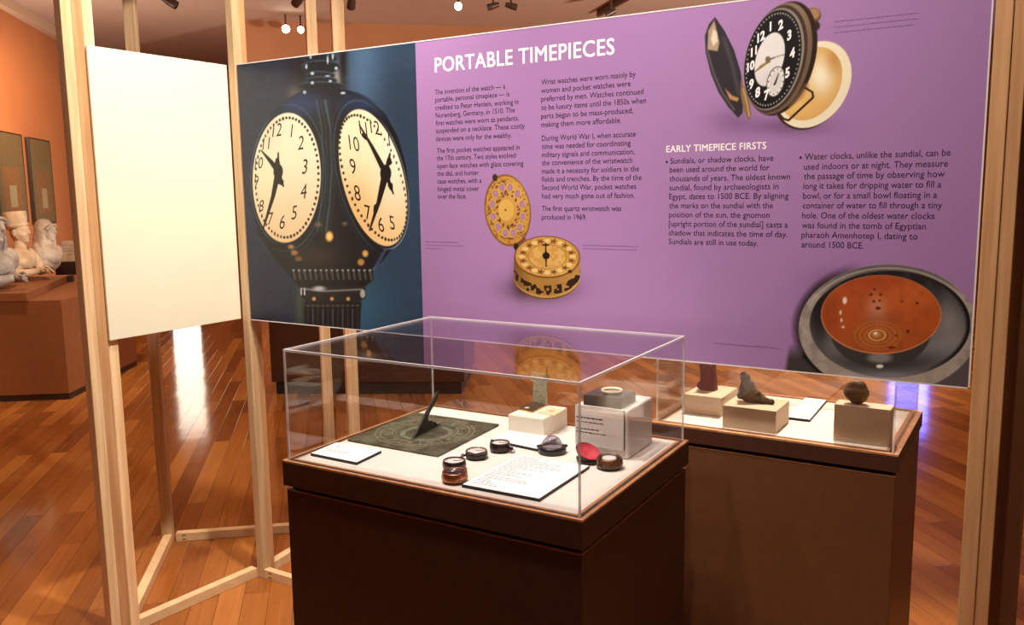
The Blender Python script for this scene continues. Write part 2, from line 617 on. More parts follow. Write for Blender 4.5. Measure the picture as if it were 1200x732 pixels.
def rail(a, b, w=0.038, h=0.04, z=0.0, holes=0):
    bm = new()
    bar(bm, (a[0], a[1], z), (b[0], b[1], z), w, h)
    o = link('rail', bm, M['pine_rail'], fr, bevel=0.0015, segs=1)
    if holes:
        d = Vector((b[0] - a[0], b[1] - a[1], 0)).normalized()
        n = Vector((d.y, -d.x, 0)) * holes
        for zz in (0.010, 0.029):
            hb = new()
            p = Vector((a[0], a[1], z + zz)) + d * 0.035 + n * (w / 2 + 0.0006)
            q = [p - d * 0.008 - Vector((0, 0, .0025)), p + d * 0.010 - Vector((0, 0, .0015)),
                 p + d * 0.010 + Vector((0, 0, .0015)), p - d * 0.008 + Vector((0, 0, .0025))]
            hb.faces.new([hb.verts.new(k) for k in q])
            link('screw_hole', hb, M['hole'], o)
    return o


# left pillar: three studs side by side
for k in range(3):
    post((-2.7800 - (0, 0.003, 0.005)[k], 1.717 + 0.019 + 0.0390 * k), (1, 0), 0.038, 0.0375, wood='pine_tan' if k == 1 else 'pine')
post((-2.718, 2.3865), (1, 0), 0.037, 0.038)                  # middle pillar
post((-2.718, 2.4190), (1, 0), 0.037, 0.026, wood='pine_tan')
post((-3.395, 2.425), (0.8, 0.6), 0.048, 0.040)               # rear left
post((-2.825, 2.920), (0.62, 0.78), 0.046, 0.046)             # rear pair behind the sign
post((-2.742, 3.000), (0.62, 0.78), 0.054, 0.052)
post((-0.1095, 2.391), (1, 0), 0.037, 0.038, wood='pine_tan')                  # right pillar
post((-0.0745, 2.3935), (1, 0), 0.030, 0.033, wood='pine_tan')
for z in (0.0, FT - 0.04):
    h = 1 if z == 0 else 0
    rail((-2.795, 1.835), (-2.755, 2.37), z=z)
    rail((-2.805, 1.80), (-3.385, 2.42), z=z)
    rail((-3.365, 2.45), (-2.845, 2.905), z=z, holes=h)
    rail((-2.735, 2.432), (-2.80, 2.895), z=z)
    rail((-2.699, 2.3865), (-0.121, 2.3865), w=0.030, z=z, holes=h)

# ------------------------------------------------------------------ cream panel on the left frame
bm = new()
box(bm, (-2.7610, 1.7928, ZB + 0.0014), (-2.7520, 2.3740, ZT + 0.0014))
wp = link('blank_panel', bm, M['white_panel'], bevel=0.001, segs=1)
tag(wp, 'blank cream board hung on the left pine frame', 'panel')

# ------------------------------------------------------------------ purple sign
sg = thing('information_sign', 'wide purple sign about portable timepieces, hung across the pine frame', 'sign', (XL, YS, ZB))
bm = new()
v = box(bm, (XL, YS, ZB), (XR, YS + 0.010, ZT), 1)
bm.faces.ensure_lookup_table()
bm.faces[2].material_index = 0
board = link('board', bm, [M['purple'], M['board_edge']], sg)
bm = new()
e = 0.0035
for lo, hi in (((XL, ZT - e), (XR, ZT)), ((XL, ZB), (XR, ZB + e)), ((XR - e, ZB), (XR, ZT))):
    box(bm, (lo[0], YS - 0.0008, lo[1]), (hi[0], YS + 0.0001, hi[1]))
link('white_edge', bm, M['board_edge'], sg)


def sx_of(u, v):
    p = on_y(u, v, YS)
    return p.x, p.z


def line_on_sign(bm, text, x0, y0, x1, size, bold=0.0, lift=0.0003, space=1.0, heavy=0.0):
    """One printed line: starts at (x0, y0), ends at x1 (measured on the sign), letters `size` m tall."""
    vs, fs = text_mesh(text, 1.0, bold, 3, space)
    w = max(p[0] for p in vs)
    l = min(p[0] for p in vs)
    X0, Z0 = sx_of(x0, y0)
    lo, hi = X0, X0 + 2.0
    for _ in range(40):
        md = (lo + hi) / 2
        if to_px(md, YS, Z0)[0] < x1:
            lo = md
        else:
            hi = md
    s = (lo - X0) / (w - l)
    for k, (ex, ey) in enumerate(((0, 0), (-1, -.7), (-1, .7), (1, -.7), (1, .7), (-1, 0), (1, 0)) if heavy else ((0, 0),)):
        add_text(bm, vs, fs, lambda x, y: (X0 + (x - l) * s + ex * heavy * size, YS - lift - 0.00001 * k, Z0 + y * size + ey * heavy * size))


COL = [
    ('The invention of the watch \u2014 a', 509.6, 110.9, 592.2), ('portable, personal timepiece \u2014 is', 510, 119.6, 597),
    ('credited to Peter Henlein, working in', 510.3, 129, 607.6), ('Nuremberg, Germany, in 1510. The', 510.7, 138, 603.3),
    ('first watches were worn as pendants,', 510.9, 147, 608), ('suspended on a necklace. These costly', 511, 156, 615),
    ('devices were only for the wealthy.', 511, 165.5, 599.8)]
COL1B = [
    ('The first pocket watches appeared in', 512, 179.2, 609), ('the 17th century. Two styles evolved:', 512, 188, 605.6),
    ('open face watches with glass covering', 512.3, 197.1, 613.4), ('the dial, and hunter', 512.4, 206, 561),
    ('case watches, with a', 512.6, 215, 564.4), ('hinged metal cover', 513, 224, 561.5), ('over the face.', 513, 232.6, 546.7)]
COL2 = [
    ('Wrist watches were worn mainly by', 634.3, 99.3, 745), ('women and pocket watches were', 634.3, 109.2, 739),
    ('preferred by men. Watches continued', 634.2, 119, 754.2), ('to be luxury items until the 1850s when', 634.2, 129, 757.2),
    ('parts began to be mass-produced,', 634.2, 139, 742), ('making them more affordable.', 634.3, 149, 728)]
COL2B = [
    ('During World War I, when accurate', 635, 165, 745), ('time was needed for coordinating', 635, 174.6, 739),
    ('military signals and communication,', 635, 184.3, 743.6), ('the convenience of the wristwatch', 635, 193.7, 741),
    ('made it a necessity for soldiers in the', 635, 203.4, 749), ('fields and trenches. By the time of the', 635, 212.9, 752),
    ('Second World War, pocket watches', 635, 222.6, 745.4), ('had very much gone out of fashion.', 635.2, 232.5, 744)]
COL2C = [('The first quartz wristwatch was', 635, 247, 728), ('produced in 1969.', 635, 257, 687.4)]
COL3 = [
    ('Sundials, or shadow clocks, have', 785.5, 191.7, 906.3), ('been used around the world for', 784.7, 202, 901.8),
    ('thousands of years. The oldest known', 784.6, 212.5, 926), ('sundial, found by archaeologists in', 784.4, 222.9, 912.3),
    ('Egypt, dates to 1500 BCE. By aligning', 784.2, 233.4, 924), ('the marks on the sundial with the', 784, 243.9, 905.7),
    ('position of the sun, the gnomon', 784, 254.5, 901.8), ('[upright portion of the sundial] casts a', 783.8, 265, 923.2),
    ('shadow that indicates the time of day.', 783.7, 275.5, 922.6), ('Sundials are still in use today.', 783.5, 285.8, 888.3)]
COL4 = [
    ('Water clocks, unlike the sundial, can be', 943, 187.1, 1114), ('used indoors or at night. They measure', 942, 198.8, 1110.8),
    ('the passage of time by observing how', 941.8, 209.9, 1107), ('long it takes for dripping water to fill a', 941.3, 221.3, 1103),
    ('bowl, or for a small bowl floating in a', 941, 232.7, 1098), ('container of water to fill through a tiny', 940.7, 244, 1103.8),
    ('hole. One of the oldest water clocks', 940, 255.6, 1095), ('was found in the tomb of Egyptian', 939.6, 267, 1085),
    ('pharaoh Amenhotep I, dating to', 939.2, 278.2, 1075), ('around 1500 BCE.', 939.2, 289.5, 1012)]
for lines in (COL, COL1B, COL2, COL2B, COL2C, COL3, COL4):
    bm = new()
    for t, x0, y0, x1 in lines:
        line_on_sign(bm, t, x0, y0, x1, 0.0232, 0.002)
    if lines is COL3 or lines is COL4:
        bx, by = (781.3, 189.6) if lines is COL3 else (938.2, 184.6)
        X, Z = sx_of(bx, by)
        vs = [(math.cos(k * PI / 5) * 0.0034, math.sin(k * PI / 5) * 0.0034) for k in range(10)]
        add_text(bm, vs, [tuple(range(10))], lambda x, y: (X + x, YS - 0.0003, Z + y))
    link('paragraph', bm, M['ink'], sg)
bm = new()
line_on_sign(bm, 'PORTABLE TIMEPIECES', 510, 84.8, 719.8, 0.0665, 0.0, space=1.05, heavy=0.016)
h = link('heading', bm, M['ink_white'], sg)
h['label'] = 'large white capital heading'
bm = new()
line_on_sign(bm, 'EARLY TIMEPIECE FIRSTS', 781, 178.4, 897.8, 0.0265, 0.0, space=1.05, heavy=0.018)
h = link('heading', bm, M['ink_white'], sg)
h['label'] = 'small white capital heading'


def scribble(bm, x0, y0, x1, hgt, seed, fn=None, words=(0.7, 2.4), gap=0.5, fill=0.9):
    """A line of print too small to read: word-long dashes."""
    rnd = random.Random(seed)
    X0, Z0 = sx_of(x0, y0)
    X1 = on_y(x1, y0, YS).x
    x = X0
    while x < X1 - hgt * 0.4:
        wd = min(rnd.uniform(*words) * hgt * 1.6, X1 - x)
        zz = rnd.uniform(0.6, 1.0) * hgt * fill
        vs = [bm.verts.new((a, YS - 0.0003, b)) for a, b in ((x, Z0), (x + wd, Z0), (x + wd, Z0 + zz), (x, Z0 + zz))]
        bm.faces.new(vs)
        x += wd + gap * hgt


for k, rows in enumerate((((499, 283.4, 537), (499, 287.2, 543), (499, 291.2, 520)), ((683, 287.6, 748), (683, 291.6, 746)),
                          ((978, 26.2, 1076), (977, 32.6, 1075), (977, 39, 1071)), ((836, 402.2, 914),))):
    bm = new()
    for j, (a, y, b) in enumerate(rows):
        scribble(bm, a, y, b, 0.0034, 10 * k + j)
    link('caption', bm, M['ink_faint'], sg)


# ------------------------------------------------------------------ printed photographs (flat prints on the sign)
class Print:
    """A flat print laid on the sign. It is drawn on a fine grid of ink dots, addressed in the
    coordinates measured on the sign."""

    def __init__(s, x0, z0, x1, z1, step, base):
        nx, nz = int((x1 - x0) / step) + 1, int((z1 - z0) / step) + 1
        s.gx, s.gz = np.meshgrid(np.linspace(x0, x1, nx), np.linspace(z0, z1, nz))
        s.X, s.Y = to_px(s.gx, YS, s.gz)
        s.rgb = np.empty(s.X.shape + (3,))
        s.rgb[:] = base
        s.al = np.zeros(s.X.shape)
        s.rng = np.random.default_rng(5)

    def put(s, m, col, al=True):
        m = np.clip(m, 0, 1)
        c = np.asarray(col, float)
        s.rgb += (c - s.rgb) * m[..., None]
        if al:
            s.al = np.maximum(s.al, m)

    def noise(s, cell, seed=0):
        r = np.random.default_rng(seed)
        g = r.random((80, 80))
        u, v = s.X / cell, s.Y / cell
        i, j = np.floor(u).astype(int), np.floor(v).astype(int)
        a, b = u - i, v - j
        a, b = a * a * (3 - 2 * a), b * b * (3 - 2 * b)
        f = lambda p, q: g[p % 80, q % 80]
        return (f(i, j) * (1 - a) + f(i + 1, j) * a) * (1 - b) + (f(i, j + 1) * (1 - a) + f(i + 1, j + 1) * a) * b

    def ell(s, cx, cy, hx, hy, sh=0.0, soft=1.0):
        """Coverage of an ellipse; sh = sideways shift of its lowest point."""
        a, b, c = hx * hx, sh * hy, hy * hy
        det = a * c - b * b
        dx, dy = s.X - cx, s.Y - cy
        q = np.sqrt(np.maximum((c * dx * dx - 2 * b * dx * dy + a * dy * dy) / det, 1e-9))
        return np.clip((1 - q) * min(hx, hy) / soft + 0.5, 0, 1)

    def rad(s, cx, cy, hx, hy, sh=0.0):
        a, b, c = hx * hx, sh * hy, hy * hy
        det = a * c - b * b
        dx, dy = s.X - cx, s.Y - cy
        return np.sqrt(np.maximum((c * dx * dx - 2 * b * dx * dy + a * dy * dy) / det, 1e-9))

    def seg(s, pts, w, soft=0.8, closed=False):
        d = np.full(s.X.shape, 1e9)
        P = list(pts) + ([pts[0]] if closed else [])
        ws = w if isinstance(w, (list, tuple)) else [w] * len(P)
        for k in range(len(P) - 1):
            (ax, ay), (bx, by) = P[k], P[k + 1]
            vx, vy = bx - ax, by - ay
            t = np.clip(((s.X - ax) * vx + (s.Y - ay) * vy) / (vx * vx + vy * vy + 1e-9), 0, 1)
            d = np.minimum(d, np.hypot(s.X - ax - t * vx, s.Y - ay - t * vy) - (ws[k] + (ws[k + 1] - ws[k]) * t) / 2)
        return np.clip(0.5 - d / soft, 0, 1)

    def poly(s, pts, soft=1.0):
        inside = np.zeros(s.X.shape, bool)
        n = len(pts)
        for k in range(n):
            (ax, ay), (bx, by) = pts[k], pts[(k + 1) % n]
            if ay == by:
                continue
            c = (ay > s.Y) != (by > s.Y)
            inside ^= c & (s.X < (bx - ax) * (s.Y - ay) / (by - ay) + ax)
        d = np.full(s.X.shape, 1e9)
        for k in range(n):
            (ax, ay), (bx, by) = pts[k], pts[(k + 1) % n]
            vx, vy = bx - ax, by - ay
            t = np.clip(((s.X - ax) * vx + (s.Y - ay) * vy) / (vx * vx + vy * vy + 1e-9), 0, 1)
            d = np.minimum(d, np.hypot(s.X - ax - t * vx, s.Y - ay - t * vy))
        return np.clip(0.5 + np.where(inside, d, -d) / soft, 0, 1)

    def blur_ell(s, cx, cy, hx, hy, k=1.0):
        q = ((s.X - cx) / hx) ** 2 + ((s.Y - cy) / hy) ** 2
        return np.exp(-q * k)

    def build(s, name, lift=0.0001, full=False):
        keep = (s.al > 0.004) | full
        nz, nx = s.X.shape
        f = keep[:-1, :-1] | keep[1:, :-1] | keep[:-1, 1:] | keep[1:, 1:]
        jj, ii = np.nonzero(f)
        quads = np.stack([jj * nx + ii, jj * nx + ii + 1, (jj + 1) * nx + ii + 1, (jj + 1) * nx + ii], 1)
        used = np.unique(quads)
        remap = np.full(nz * nx, -1)
        remap[used] = np.arange(len(used))
        quads = remap[quads]
        co = np.stack([s.gx.ravel()[used], np.full(len(used), YS - lift), s.gz.ravel()[used]], 1)
        me = bpy.data.meshes.new(name)
        me.from_pydata(co.tolist(), [], quads.tolist())
        at = me.attributes.new('ink', 'FLOAT_COLOR', 'POINT')
        c = np.clip(s.rgb.reshape(-1, 3)[used] / 255.0, 0, 1)
        c = np.where(c <= 0.04045, c / 12.92, ((c + 0.055) / 1.055) ** 2.4)
        at.data.foreach_set('color', np.concatenate([c, np.ones((len(c), 1))], 1).astype(np.float32).ravel())
        me.materials.append(M['print'])
        o = bpy.data.objects.new(name, me)
        C.objects.link(o)
        o.parent = sg
        o.matrix_parent_inverse = Matrix.Translation(-sg.location)
        return o


def glyphs(items, ux, uy, mat, parent, name='numeral', bold=0.0, lift=0.0002):
    """Numerals printed on a pictured dial: (text, x, y, height) centred at x, y."""
    for t, x, y, h in items:
        bm = new()
        vs, fs = text_mesh(t, 1.0, bold)
        cx = (max(p[0] for p in vs) + min(p[0] for p in vs)) / 2
        cy = (max(p[1] for p in vs) + min(p[1] for p in vs)) / 2
        k = h / 0.72

        def fn(a, b, x=x, y=y, cx=cx, cy=cy, k=k):
            a, b = (a - cx) * k, (b - cy) * k
            X, Z = sx_of(x + a * ux[0] + b * uy[0], y + a * ux[1] + b * uy[1])
            return (X, YS - lift, Z)
        add_text(bm, vs, fs, fn)
        link(name, bm, mat, parent)


# -- street clock
P = Print(XL + 0.0005, ZB + 0.0036, XP, ZT - 0.0036, 0.0021, (34, 42, 62))
X, Y = P.X, P.Y
g = np.clip((X - 395) / 30, 0, 1)
P.put(g, (44, 66, 92))
P.put(P.blur_ell(425, 80, 24, 75) * 0.75, (78, 112, 146))
P.put(P.blur_ell(415, 365, 45, 40) * 0.7, (44, 108, 142))
P.put(P.blur_ell(470, 120, 30, 60) * 0.5, (36, 48, 64))
P.put(P.blur_ell(300, 330, 40, 80) * 0.5, (28, 38, 66))
P.put(np.clip(1 - abs(X - 352) / 22, 0, 1) * np.clip((150 - Y) / 60, 0, 1) * 0.9, (22, 22, 28))
P.put(P.blur_ell(396, 95, 6, 22) * 0.85, (186, 172, 158))
P.put(P.blur_ell(345, 110, 9, 11) * 0.45, (150, 130, 116))
P.put(P.blur_ell(402, 75, 5, 40) * 0.9, (16, 16, 22))
P.put(P.blur_ell(351, 365, 5, 40) * 0.5, (96, 112, 60))
P.put((P.noise(7, 3) - 0.5) * 0.2, (90, 110, 140))
INK = (15, 19, 27)
body = [(299, 185), (306, 155), (318, 134), (330, 120), (344, 112), (356, 106), (360, 99), (393, 97), (400, 104), (420, 109), (434, 118),
        (452, 134), (467, 162), (476, 195), (479, 222), (474, 258), (464, 285), (448, 306), (428, 322), (424, 328), (344, 328), (324, 306),
        (304, 276), (296, 245), (293, 215)]
P.put(P.poly(body, 2), INK)
P.put(P.poly(body, 2) * P.blur_ell(352, 122, 30, 16) * 0.95, (34, 52, 100))
P.put(P.poly(body, 2) * P.blur_ell(425, 122, 30, 14) * 0.7, (40, 60, 98))
# finial
for cx, cy, hx, hy in ((375, 68, 20, 6), (376, 78, 23, 8), (375, 88, 17, 5), (376, 94, 19, 5), (376, 100, 27, 5)):
    P.put(P.ell(cx, cy, hx, hy), (52, 66, 80))
    P.put(P.ell(cx + 0.5, cy + 0.8, hx - 1.2, hy - 1.0), (20, 27, 36))
for x, y, hx, hy in ((364, 66, 1.4, 3), (366, 86, 2.2, 2), (366, 97, 2, 2), (384, 70, 1.2, 5), (359, 78, 1.5, 3), (390, 66, 1.2, 4), (394, 80, 2, 2),
                     (357, 108, 2, 2), (387, 95, 2, 1.5), (402, 109, 3, 1.5), (384, 89, 3, 1)):
    P.put(P.ell(x, y, hx, hy), (160, 180, 196))
# ribs of the pillar between the dials
for k, (x, c) in enumerate(((379, (70, 86, 92)), (384, (40, 52, 58)), (389, (86, 104, 112)), (393, (36, 46, 52)))):
    P.put(P.seg([(x - 8, 118), (x - 2, 150), (x, 200), (x - 3, 240), (x - 7, 270)], [3, 2, 2, 2, 3], 2) * 0.7, c)
for r, c in ((1.13, (62, 84, 110)), (1.22, (34, 46, 62))):
    q = P.rad(336, 208, 40.3, 76, -1.9)
    P.put(np.clip(1 - abs(q - r) / 0.025, 0, 1) * np.clip((X - 318) / 30, 0, 1) * 0.8, c)
    q = P.rad(437, 208, 40.5, 80, 16.5)
    P.put(np.clip(1 - abs(q - r) / 0.025, 0, 1) * np.clip((455 - X) / 30, 0, 1) * 0.8, c)
q = P.rad(437, 208, 40.5, 80, 16.5)
P.put(np.clip(1 - abs(q - 1.045) / 0.015, 0, 1) * np.clip((X - 440) / 20, 0, 1), (150, 150, 150))
q = P.rad(336, 208, 40.3, 76, -1.9)
P.put(np.clip(1 - abs(q - 1.05) / 0.015, 0, 1) * np.clip((330 - X) / 20, 0, 1) * 0.8, (96, 120, 160))
# dials
for cx, cy, hx, hy, sh, a, b in ((336, 208, 40.0, 76, -1.9, (252, 236, 208), (244, 206, 158)), (437, 208, 40.2, 80, 16.5, (250, 232, 196), (246, 204, 140))):
    m = P.ell(cx, cy, hx, hy, sh)
    P.put(m, a)
    P.put(m * np.clip((Y - 190) / 90, 0, 1) * 0.85, b)
P.put(P.ell(437, 208, 40.2, 80, 16.5) * P.blur_ell(412, 250, 26, 45) * 0.7, (238, 184, 112))
P.put(P.ell(437, 208, 40.2, 80, 16.5) * P.blur_ell(462, 185, 18, 60) * 0.7, (252, 246, 230))
P.put(P.ell(336, 208, 40.0, 76, -1.9) * P.blur_ell(312, 150, 16, 26) * 0.5, (238, 206, 178))
for cx, cy, rx, ux in ((336.3, 208, (36.6, -12.0), (-4.6, -69)), (437.2, 208, (36.5, 13.0), (-14.6, -72))):
    for k in range(60):
        t = 2 * PI * k / 60
        x, y = cx + rx[0] * math.sin(t) + ux[0] * math.cos(t), cy + rx[1] * math.sin(t) + ux[1] * math.cos(t)
        wd = 1.35 if math.sin(t) * (1 if cx < 400 else -1) > -0.3 else 0.9
        P.put(P.ell(x, y, wd, 1.6 if k % 5 else 2.1, 0, 0.9), (30, 22, 20))
# hands
BLK = (24, 17, 17)
for pts, w in (([(326, 201), (318, 190), (306, 176)], [6, 5, 1.2]), ([(326, 201), (320, 230), (307.5, 271)], [7, 4.5, 1.4]),
               ([(326, 201), (332, 218)], [5, 2]), ([(328, 209), (329, 213), (330, 216)], [3, 7, 2]), ([(326, 201), (326, 179)], [4, 1.6]),
               ([(325, 191), (325, 187)], [6, 4]), ([(452, 203), (436, 172), (421, 146)], [7, 4, 1.4]), ([(426, 158), (429, 162)], [5, 4]),
               ([(452, 203), (444, 236), (433, 270)], [9, 5, 1.6]), ([(441, 242), (440, 247)], [6, 5]), ([(452, 203), (457, 180)], [6, 2]),
               ([(456, 190), (456, 187)], [7, 5]), ([(452, 203), (461, 227)], [6, 1.6]), ([(457.5, 217), (458.5, 221)], [6, 4])):
    P.put(P.seg(pts, w), BLK)
P.put(P.ell(326, 201, 5.5, 9), BLK)
P.put(P.ell(452, 203, 6.5, 10), BLK)
# belly with lamps reflected in it, collar and fluted neck
for x, y, hx, hy, c in ((386, 277, 4.5, 6, (255, 196, 96)), (386, 277, 2.5, 3.5, (255, 226, 150)), (341, 289, 3.5, 2.5, (205, 150, 84)),
                        (345, 296, 4, 3, (196, 140, 80)), (350, 303, 4, 3, (150, 98, 52)), (428, 297, 3.5, 4, (240, 180, 96)),
                        (423, 307, 4, 4, (206, 140, 66)), (373, 263, 4, 3, (110, 92, 70)), (404, 262, 3, 2, (120, 100, 78))):
    P.put(P.ell(x, y, hx, hy, 0, 2.5) * 0.95, c)
P.put(P.blur_ell(372, 300, 30, 14) * 0.5, (84, 58, 34))
P.put(P.seg([(436, 318), (444, 306), (452, 292)], 3, 3) * 0.7, (90, 100, 150))
P.put(P.poly([(341, 316), (437, 316), (437, 328), (428, 336), (350, 336), (342, 326)], 2), (20, 21, 25))
for k in range(15):
    x = 344 + k * 6.4
    P.put(P.seg([(x, 318), (x + 1.5, 327)], 2.0, 1.5) * 0.75, (112, 108, 104))
    P.put(P.ell(x, 316.5, 1.6, 1.2), (160, 158, 156))
P.put(P.poly([(352, 336), (428, 336), (428, 349), (420, 353), (360, 353), (352, 347)], 2), (30, 31, 34))
P.put(P.seg([(354, 338), (380, 341), (424, 339)], 2.2, 1.5) * 0.8, (150, 150, 150))
P.put(P.ell(374, 338, 7, 3, 0, 3), (190, 194, 200))
P.put(P.ell(425, 344, 3, 5), (176, 178, 172))
for x in (353, 357):
    P.put(P.seg([(x, 338), (x, 345)], 1.8), (196, 206, 214))
P.put(P.poly([(358, 353), (424, 353), (423, 362), (421, 400), (360, 400), (356, 366)], 2), (19, 20, 24))
for k in range(11):
    x = 361 + k * 5.8
    P.put(P.seg([(x, 362), (x, 392)], 1.5, 1.5) * 0.75, (96, 112, 134) if k % 2 else (60, 66, 78))
    P.put(P.ell(x, 358, 2.4, 1.5), (72, 70, 70))
for x in (368, 389, 408):
    P.put(P.ell(x, 350, 2.2, 2.2, 0, 2), (222, 168, 92))
clock = P.build('clock_photograph', full=True)
clock['label'] = 'photograph of a two-faced street clock on dark blue'
glyphs([('12', 325, 152, 16), ('1', 342, 153, 16), ('2', 353, 167, 17), ('3', 357.5, 195, 18), ('4', 356, 224, 18), ('5', 345, 249, 17),
        ('6', 331, 260, 17), ('7', 317, 256, 15), ('8', 306.5, 241, 14), ('9', 300.5, 212, 13), ('10', 303.5, 191, 14), ('11', 312, 168, 15)],
       (0.62, -0.10), (0.10, -1.0), M['ink_black'], clock)
glyphs([('12', 439.5, 149, 17), ('1', 456, 164, 15), ('11', 425.5, 150, 17), ('10', 415, 168, 18), ('9', 413.5, 195, 19), ('8', 418.7, 226, 19),
        ('7', 431, 249, 18), ('6', 446.5, 263, 18), ('5', 459.5, 261, 17)],
       (0.62, 0.17), (-0.12, -1.0), M['ink_black'], clock)


def window(x0, y0, x1, y1):
    a, b = on_y(x0, y1, YS), on_y(x1, y0, YS)
    return min(a.x, on_y(x0, y0, YS).x), min(a.z, on_y(x1, y1, YS).z), max(b.x, on_y(x1, y1, YS).x), max(b.z, on_y(x0, y0, YS).z)


# -- gilt drum watch with a pierced lid
x0, z0, x1, z1 = window(545, 190, 720, 380)
P = Print(x0, z0, x1, z1, 0.0014, PURPLE)
X, Y = P.X, P.Y
P.put(P.blur_ell(632, 338, 36, 14) * 0.85, (52, 34, 40))
P.put(P.blur_ell(611, 325, 9, 20) * 0.7, (52, 34, 40))
LX, LY, LH, LV, LS = 595, 246.3, 27.2, 42, 3
m = P.ell(LX, LY, LH, LV, LS)
P.put(m, (214, 158, 74))
q = P.rad(LX, LY, LH, LV, LS)
P.put(m * np.clip((q - 0.93) / 0.05, 0, 1) * 0.75, (96, 58, 30))
P.put(m * (P.noise(2.6, 1) > 0.62) * (q < 0.96) * (q > 0.84) * 0.6, (150, 96, 44))
P.put(m * P.blur_ell(606, 226, 16, 24) * 0.35, (250, 206, 120))
ring = (q > 0.42) & (q < 0.84)
P.put(m * ring * (P.noise(2.1, 2) > 0.60) * 0.75, (104, 62, 56))
lavender = (186, 140, 190)
for k in range(12):
    t = 2 * PI * (k + 0.5) / 12
    r = 0.66
    cx, cy = LX + LH * r * math.sin(t) + LS * r * math.cos(t), LY + LV * r * math.cos(t)
    P.put(P.ell(cx, cy, 4.3, 5.8) * 0.9, (232, 184, 100))
    for j in range(8):
        a = 2 * PI * j / 8
        P.put(P.ell(cx + 1.7 * math.cos(a), cy + 2.6 * math.sin(a), 1.2, 1.5, 0, 0.8), (128, 84, 96))
    P.put(P.ell(cx, cy, 2.6, 3.7, 0, 0.8), lavender)
for k in range(14):
    t = 2 * PI * k / 14
    P.put(P.ell(LX + LH * 0.44 * math.sin(t), LY + LV * 0.44 * math.cos(t), 1.0, 1.4), (110, 66, 40))
P.put(P.ell(593, 246, 9.3, 12.5), (238, 190, 98))
P.put(P.ell(592.5, 246, 0.9, 1.1), (60, 36, 20))
P.put(P.ell(580, 208, 3, 4), (70, 50, 40))
P.put(P.seg([(603, 289), (615, 280)], 3), (120, 80, 40))
P.put(P.ell(605, 289, 3, 4), (48, 34, 30))
# drum wall
wall = np.maximum(P.ell(641, 324, 38.8, 26.5), P.poly([(602.5, 300), (602.5, 324), (679.8, 324), (679.8, 300)]))
P.put(wall, (182, 132, 62))
P.put(wall * np.clip((X - 640) / 40, 0, 1) * 0.4, (226, 180, 100))
P.put(wall * np.clip(1 - (X - 602) / 20, 0, 1) * 0.6, (92, 60, 34))
yy = (Y - 324) - 26.5 * np.sqrt(np.clip(1 - ((X - 641) / 39.5) ** 2, 0, 1))
P.put(wall * (yy > -16) * (yy < -5) * (P.noise(3.0, 8) > 0.46) * 0.92, (38, 24, 20))
P.put(wall * (yy > -4) * 0.45, (236, 186, 100))
P.put(wall * (yy > -1.6) * 0.8, (70, 46, 28))
# dial
m = P.ell(641.3, 301, 38.6, 24.8, 1)
P.put(m, (120, 78, 36))
m = P.ell(641.3, 300.6, 37.2, 23.4, 1)
P.put(m, (222, 168, 84))
q = P.rad(641.3, 300.6, 37.2, 23.4, 1)
P.put(m * (q < 0.58) * (P.noise(4, 4) > 0.5) * 0.5, (244, 208, 132))
P.put(m * np.clip(1 - abs(q - 0.6) / 0.03, 0, 1) * 0.6, (150, 104, 48))
P.put(m * (q > 0.62) * (P.noise(2.4, 6) > 0.6) * 0.4, (176, 122, 58))
P.put(P.ell(665, 318, 18, 8, 0, 8) * 0.4 * m, (250, 214, 140))
for k in range(12):
    t = 2 * PI * (k + 0.5) / 12
    cx, cy = 641.3 + 37.2 * 0.79 * math.sin(t), 300.6 - 23.4 * 0.79 * math.cos(t)
    for j in range(5):
        a = 2 * PI * j / 5
        P.put(P.seg([(cx, cy), (cx + 3.4 * math.cos(a), cy + 2.6 * math.sin(a))], 1.3, 0.8) * 0.85, (112, 58, 26))
    t += PI / 12
    P.put(P.ell(641.3 + 37.2 * 0.8 * math.sin(t), 300.6 - 23.4 * 0.8 * math.cos(t), 3.6, 2.5), (246, 214, 140))
P.put(P.seg([(639.5, 285), (640, 312)], 1.6), (34, 24, 24))
P.put(P.seg([(636.3, 287), (642.8, 287)], 1.8), (34, 24, 24))
P.put(P.ell(640, 299.5, 4.2, 4.2), (34, 28, 28))
P.put(P.ell(668, 318, 2.5, 2), (60, 40, 24))
P.rgb[P.al > 0.5] *= 0.9
w = P.build('gilt_watch_photograph')
w['label'] = 'photograph of a round gilt watch with a pierced open lid'

# -- military pocket watch
x0, z0, x1, z1 = window(810, 2, 1024, 186)
P = Print(x0, z0, x1, z1, 0.0016, PURPLE)
X, Y = P.X, P.Y
P.put(P.blur_ell(858, 142, 26, 15) * 0.35, (96, 62, 104))
P.put(P.blur_ell(925, 148, 45, 10) * 0.5, (84, 54, 92))
# open back cover
back = P.ell(953, 99, 45, 51, -12)
P.put(P.ell(951, 101, 45, 51, -12), (52, 36, 26))
P.put(back, (246, 236, 206))
P.put(P.ell(950, 98, 37, 43, -10), (222, 172, 96))
P.put(P.ell(950, 98, 37, 43, -10) * P.blur_ell(962, 88, 17, 24) * 0.95, (255, 250, 226))
P.put(P.ell(950, 98, 37, 43, -10) * P.blur_ell(935, 125, 22, 14) * 0.7, (240, 202, 130))
P.put(P.ell(950, 98, 37, 43, -10) * P.blur_ell(978, 70, 10, 16) * 0.5, (176, 118, 50))
# crown and bow
P.put(P.seg([(945, 22), (955, 30)], 12, 2), (58, 44, 36))
P.put(P.ell(953, 17.5, 9.3, 8.5), (92, 66, 48))
P.put(P.ell(953.5, 16, 7.6, 6.8, 0, 4), (170, 130, 96))
P.put(P.ell(953, 38, 4.5, 5), (196, 180, 168))
